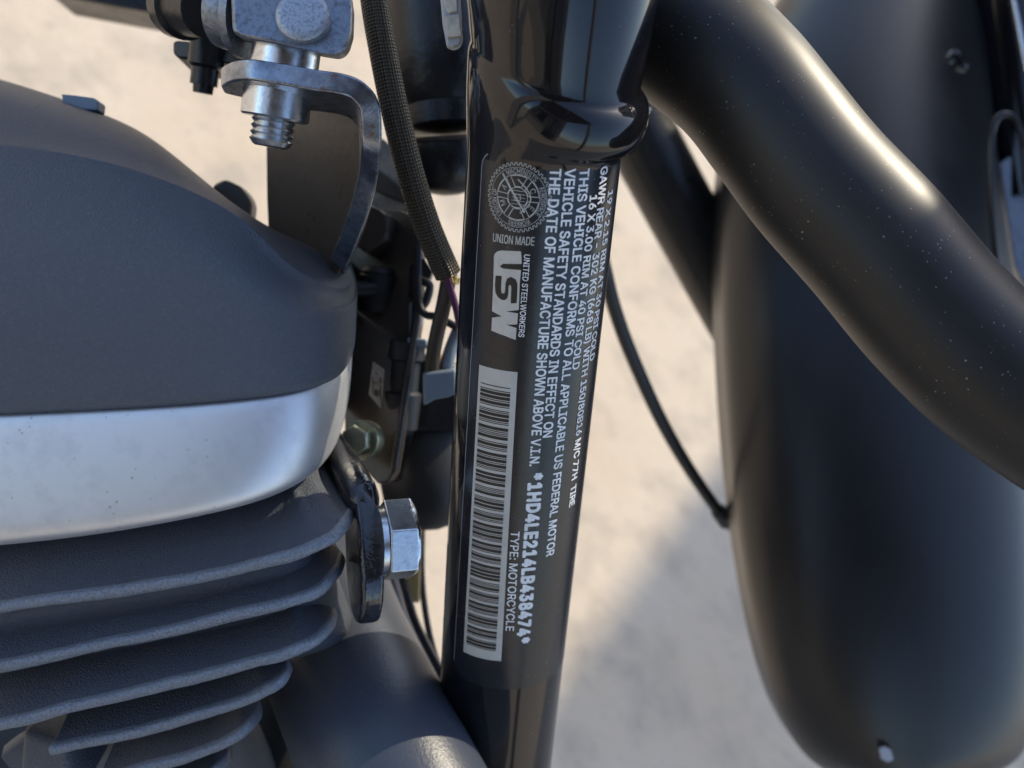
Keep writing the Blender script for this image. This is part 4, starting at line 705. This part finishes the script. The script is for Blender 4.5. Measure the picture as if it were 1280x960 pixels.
# dark end seen behind the cover
prism('cable_bracket', [(262, 232, .36), (280, 222, .36), (300, 232, .36), (311, 243, .36), (314, 256, .36), (312, 275, .36), (290, 275, .36)], (0, 0, -0.01), MT['plate'], bike, bevel=0.002)
prism('cover_screw', [(76, 117, .315), (96, 119, .315), (117, 122, .315), (123, 126, .315), (122, 138, .315), (80, 136, .315)], (0, 0, -0.006), MT['conn'], bike, bevel=0.0006)
prism('dark_box', [(60, -40, .5), (187, -40, .5), (186, 15, .5), (150, 9, .5), (60, -8, .5)], (0, 0, -0.03), MT['dark'], bike, 'dark box corner at the top left edge', bevel=0.001)

# --- braided sleeve and wires
tube('braided_sleeve', [(462, -60, .292), (468, 0, .290), (478, 60, .289), (494, 140, .290), (514, 220, .293), (535, 285, .298), (560, 343, .304)], [.0040]*7, MT['braid'], bike, 'brown black braided sleeve hanging left of the frame tube', seg=32, n=14, uv=True)
fr = Print(); rg = random.Random(5); vs = []; fs = []
for k in range(34):
    a = rg.uniform(0, 6.28); c = V(560, 343, .304); r = 0.0038
    q = c+np.array([math.cos(a)*r*0.95, math.cos(a)*r*-0.35, math.sin(a)*r]); e = q+np.array([rg.uniform(-.001, .0012), -rg.uniform(.001, .0024), rg.uniform(-.001, .001)])
    v_, f_, _u = tube_geo([q, (q+e)/2+np.array([rg.uniform(-.0003, .0003), 0, 0]), e], 0.00014, 5); b0 = len(vs); vs += v_; fs += [tuple(i+b0 for i in f) for f in f_]
o = build('frayed_threads', vs, fs, MT['fray'], bike, 'yellow frayed thread ends of the braided sleeve'); o['kind'] = 'stuff'
tube('purple_wire', [(556, 335, .306), (562, 358, .308), (570, 385, .312), (577, 420, .32)], .0011, MT['purple'], bike, 'purple wire coming out of the sleeve', seg=12)
tube('grey_wire', [(562, 340, .308), (556, 375, .315), (548, 410, .322), (542, 440, .33), (540, 470, .335)], .0024, MT['plate'], bike, 'dark brown wire bundle running down to the connector', seg=14)
tube('thin_wire', [(522, 345, .34), (524, 380, .338), (532, 393, .337), (546, 396, .335), (560, 403, .333), (572, 410, .332)], .0013, MT['rubber'], bike, 'thin black wire crossing the gap', seg=12)
tube('thin_wire', [(522, 350, .35), (530, 352, .345), (537, 358, .345), (533, 376, .345), (526, 385, .345)], .0014, MT['rubber'], bike, seg=12)
tube('pale_wire', [(579, 400, .335), (568, 425, .335), (560, 448, .335), (556, 470, .338)], .0022, MT['conn'], bike, 'pale grey blue wire beside the frame tube', seg=14)
prism('wire_connector', [(528, 466, .33), (570, 462, .33), (571, 492, .33), (560, 497, .33), (543, 500, .33), (529, 508, .33)], (0.0, 0.001, -0.008), MT['conn'], bike, 'grey blue wire connector beside the frame tube', bevel=0.001)
prism('wire_connector', [(509, 421, .345), (533, 424, .345), (535, 433, .345), (530, 436, .345), (509, 432, .345)], (0, 0, -0.006), MT['conn'], bike, 'small grey blue connector left of the wires', bevel=0.0007)
prism('amber_seal', [(538, 440, .34), (552, 442, .34), (553, 464, .34), (538, 464, .34)], (0, 0, -0.005), MT['amber'], bike, bevel=0.001)
prism('connector_post', [(511, 378, .35), (524, 372, .35), (528, 400, .35), (521, 426, .35), (511, 426, .35)], (0, 0, -0.006), MT['conn'], bike, bevel=0.001)

# --- ignition coil housing (dark, between sleeve and tube)
lathe('coil_housing', V(545, -40, .36), V(560, 185, .36)-V(545, -40, .36), [(0, .020), (0.030, .0205), (0.045, .0185), (0.050, .016), (0.0505, .0165), (0.0575, .0165), (0.0580, .0155)], MT['dark'], bike, 'dark glossy coil housing behind the sleeve', seg=48)
lathe('coil_cap', V(558, 172, .352), V(563, 240, .356)-V(558, 172, .352), [(0, .0128), (0.001, .0134), (0.0085, .0134), (0.012, .0128), (0.016, .0105), (0.0185, .0070), (0.0195, .003)], MT['dark'], bike, 'rounded dark cap at the bottom of the coil housing', seg=48)
lathe('coil_ring', V(558, 172, .352), V(563, 240, .356)-V(558, 172, .352), [(-0.0005, .0132), (0, .0140), (0.0008, .0140), (0.0012, .0132)], MT['plate'], bike, seg=48)

# --- flat black bracket plate, reflection painted brown, with bolts
prism('regulator_bracket', [(440, 262, .375), (500, 262, .365), (520, 270, .360), (527, 292, .358), (524, 400, .350), (508, 500, .345), (494, 590, .342), (486, 604, .342), (472, 606, .343), (430, 560, .35), (426, 330, .37)], (0.0015, 0, -0.005), MT['plate'], bike, 'black flat bracket plate behind the rocker cover, brown reflection painted in', bevel=0.0012)
prism('bracket_edge_rail', [(519, 268, .355), (527, 276, .354), (528, 300, .353), (526, 400, .346), (510, 500, .341), (496, 590, .338), (487, 592, .338), (500, 500, .341), (514, 400, .346), (517, 300, .353)], (0, 0, -0.006), MT['dark'], bike, 'dark raised edge of the flat bracket', bevel=0.0012)
nz = np.array([-0.25, 0.1, 1.0])
hexhead('hex_nut', V(471, 292, .366), nz, (0, 1, 0), .0088, .009, MT['plate'], bike, 'dark hex nut on the flat bracket')
lathe('rubber_bush', V(473, 362, .362), (0.08, 0.98, 0.15), [(-0.008, .0064), (-0.0075, .0072), (0.005, .0072), (0.0055, .0062), (0.0065, .0062), (0.008, .005)], MT['rubber'], bike, 'black rubber bush on the flat bracket', seg=32)
tube('bush_stub', [(444, 362, .355), (470, 362, .357)], .003, MT['rubber'], bike, seg=16)
prism('paper_tag', [(466, 452, .3445), (480, 462, .3435), (476, 511, .3405), (461, 493, .342)], (0, 0, -0.0006), MT['tag'], bike, 'small grey tag with faint square marks', bevel=0)
tg = [(469, 464, 476, 467), (466, 476, 477, 479), (468, 486, 474, 494), (465, 470, 467, 492), (475, 470, 477, 500)]
for a, b, c, d in tg: prism('tag_mark', [(a, b, .3405-.001), (c, b+3, .3395), (c, d+3, .3385), (a, d, .3395)], (0, 0, -0.0005), MT['plate'], bike, bevel=0)
lathe('flange', V(452, 550, .336), (-0.35, 0.0, 1), [(-0.004, .0062), (0.0, .0066), (0.0012, .0064)], MT['bronze'], bike, 'greenish metal bolt flange at the lower end of the bracket', seg=32)
hexhead('flange_bolt', V(450, 550, .3355), (-0.35, 0.05, 1), (0, 1, 0), .0052, .0045, MT['bronze'], bike, 'small greenish hex bolt low on the bracket')
lathe('dark_grommet', V(506, 470, .352), (0.1, 1, 0.1), [(-0.02, .004), (-0.018, .006), (-0.006, .0065), (-0.005, .005), (0.005, .005), (0.006, .0065), (0.012, .006)], MT['rubber'], bike, seg=28)
prism('junction_box', [(508, 440, .36), (560, 446, .36), (585, 470, .36), (585, 540, .36), (505, 540, .36)], (0, 0, -0.012), MT['dark'], bike, 'black junction box behind the connectors', bevel=0.002)
prism('wire_clip', [(512, 330, .352), (530, 322, .352), (541, 340, .352), (536, 352, .352), (520, 350, .352), (514, 372, .352), (510, 372, .352)], (0, 0, -0.006), MT['dark'], bike, bevel=0.0008)
prism('bracket_tongue', [(448, 176, .385), (478, 172, .382), (500, 192, .380), (516, 262, .375), (500, 270, .375), (440, 268, .38)], (0, 0, -0.003), mat('plate_painted_reflection', (0.30, 0.24, 0.17), 0.35, mottle=(90, (0.16, 0.125, 0.09), 0.45, 0.6)), bike, 'upper end of the flat bracket, tan reflection painted in', bevel=0.001)  # tan reflection on the bracket painted into its colour
prism('bracket_slot', [(452, 212, .379), (470, 210, .378), (512, 240, .374), (514, 256, .373), (488, 246, .376), (456, 232, .379)], (0, 0, -0.001), MT['plate'], bike, bevel=0.0004)
# --- horn body
lathe('horn_body', V(530, 478, .385), V(538, 660, .375)-V(530, 478, .385), [(0, .017), (0.003, .0185), (0.035, .0180), (0.045, .0165), (0.0505, .0125), (0.0535, .008), (0.055, .003)], MT['rubber'], bike, 'black rounded horn body behind the frame tube', seg=48)
lathe('horn_rib', V(505, 500, .37), V(508, 600, .37)-V(505, 500, .37), [(0, .006), (0.002, .0075), (0.028, .0075), (0.031, .005)], MT['dark'], bike, seg=32)
prism('brass_strip', [(510, 660, .40), (526, 660, .40), (524, 754, .40), (508, 752, .40)], (0, 0, -0.004), MT['brass'], bike, 'tan strip seen below the horn', bevel=0.0006)
tube('clutch_cable', [(528, 640, .42), (527, 710, .41), (531, 760, .405), (541, 810, .40), (556, 850, .39), (580, 900, .38)], .0013, MT['dark'], bike, 'thin dark cable curving behind the frame tube', seg=12)
tube('engine_case_rail', [(470, 690, .40), (486, 745, .395), (500, 790, .39), (530, 850, .385), (560, 900, .38)], .0085, MT['gloss'], bike, 'blue black rounded rail behind the exhaust', seg=28)
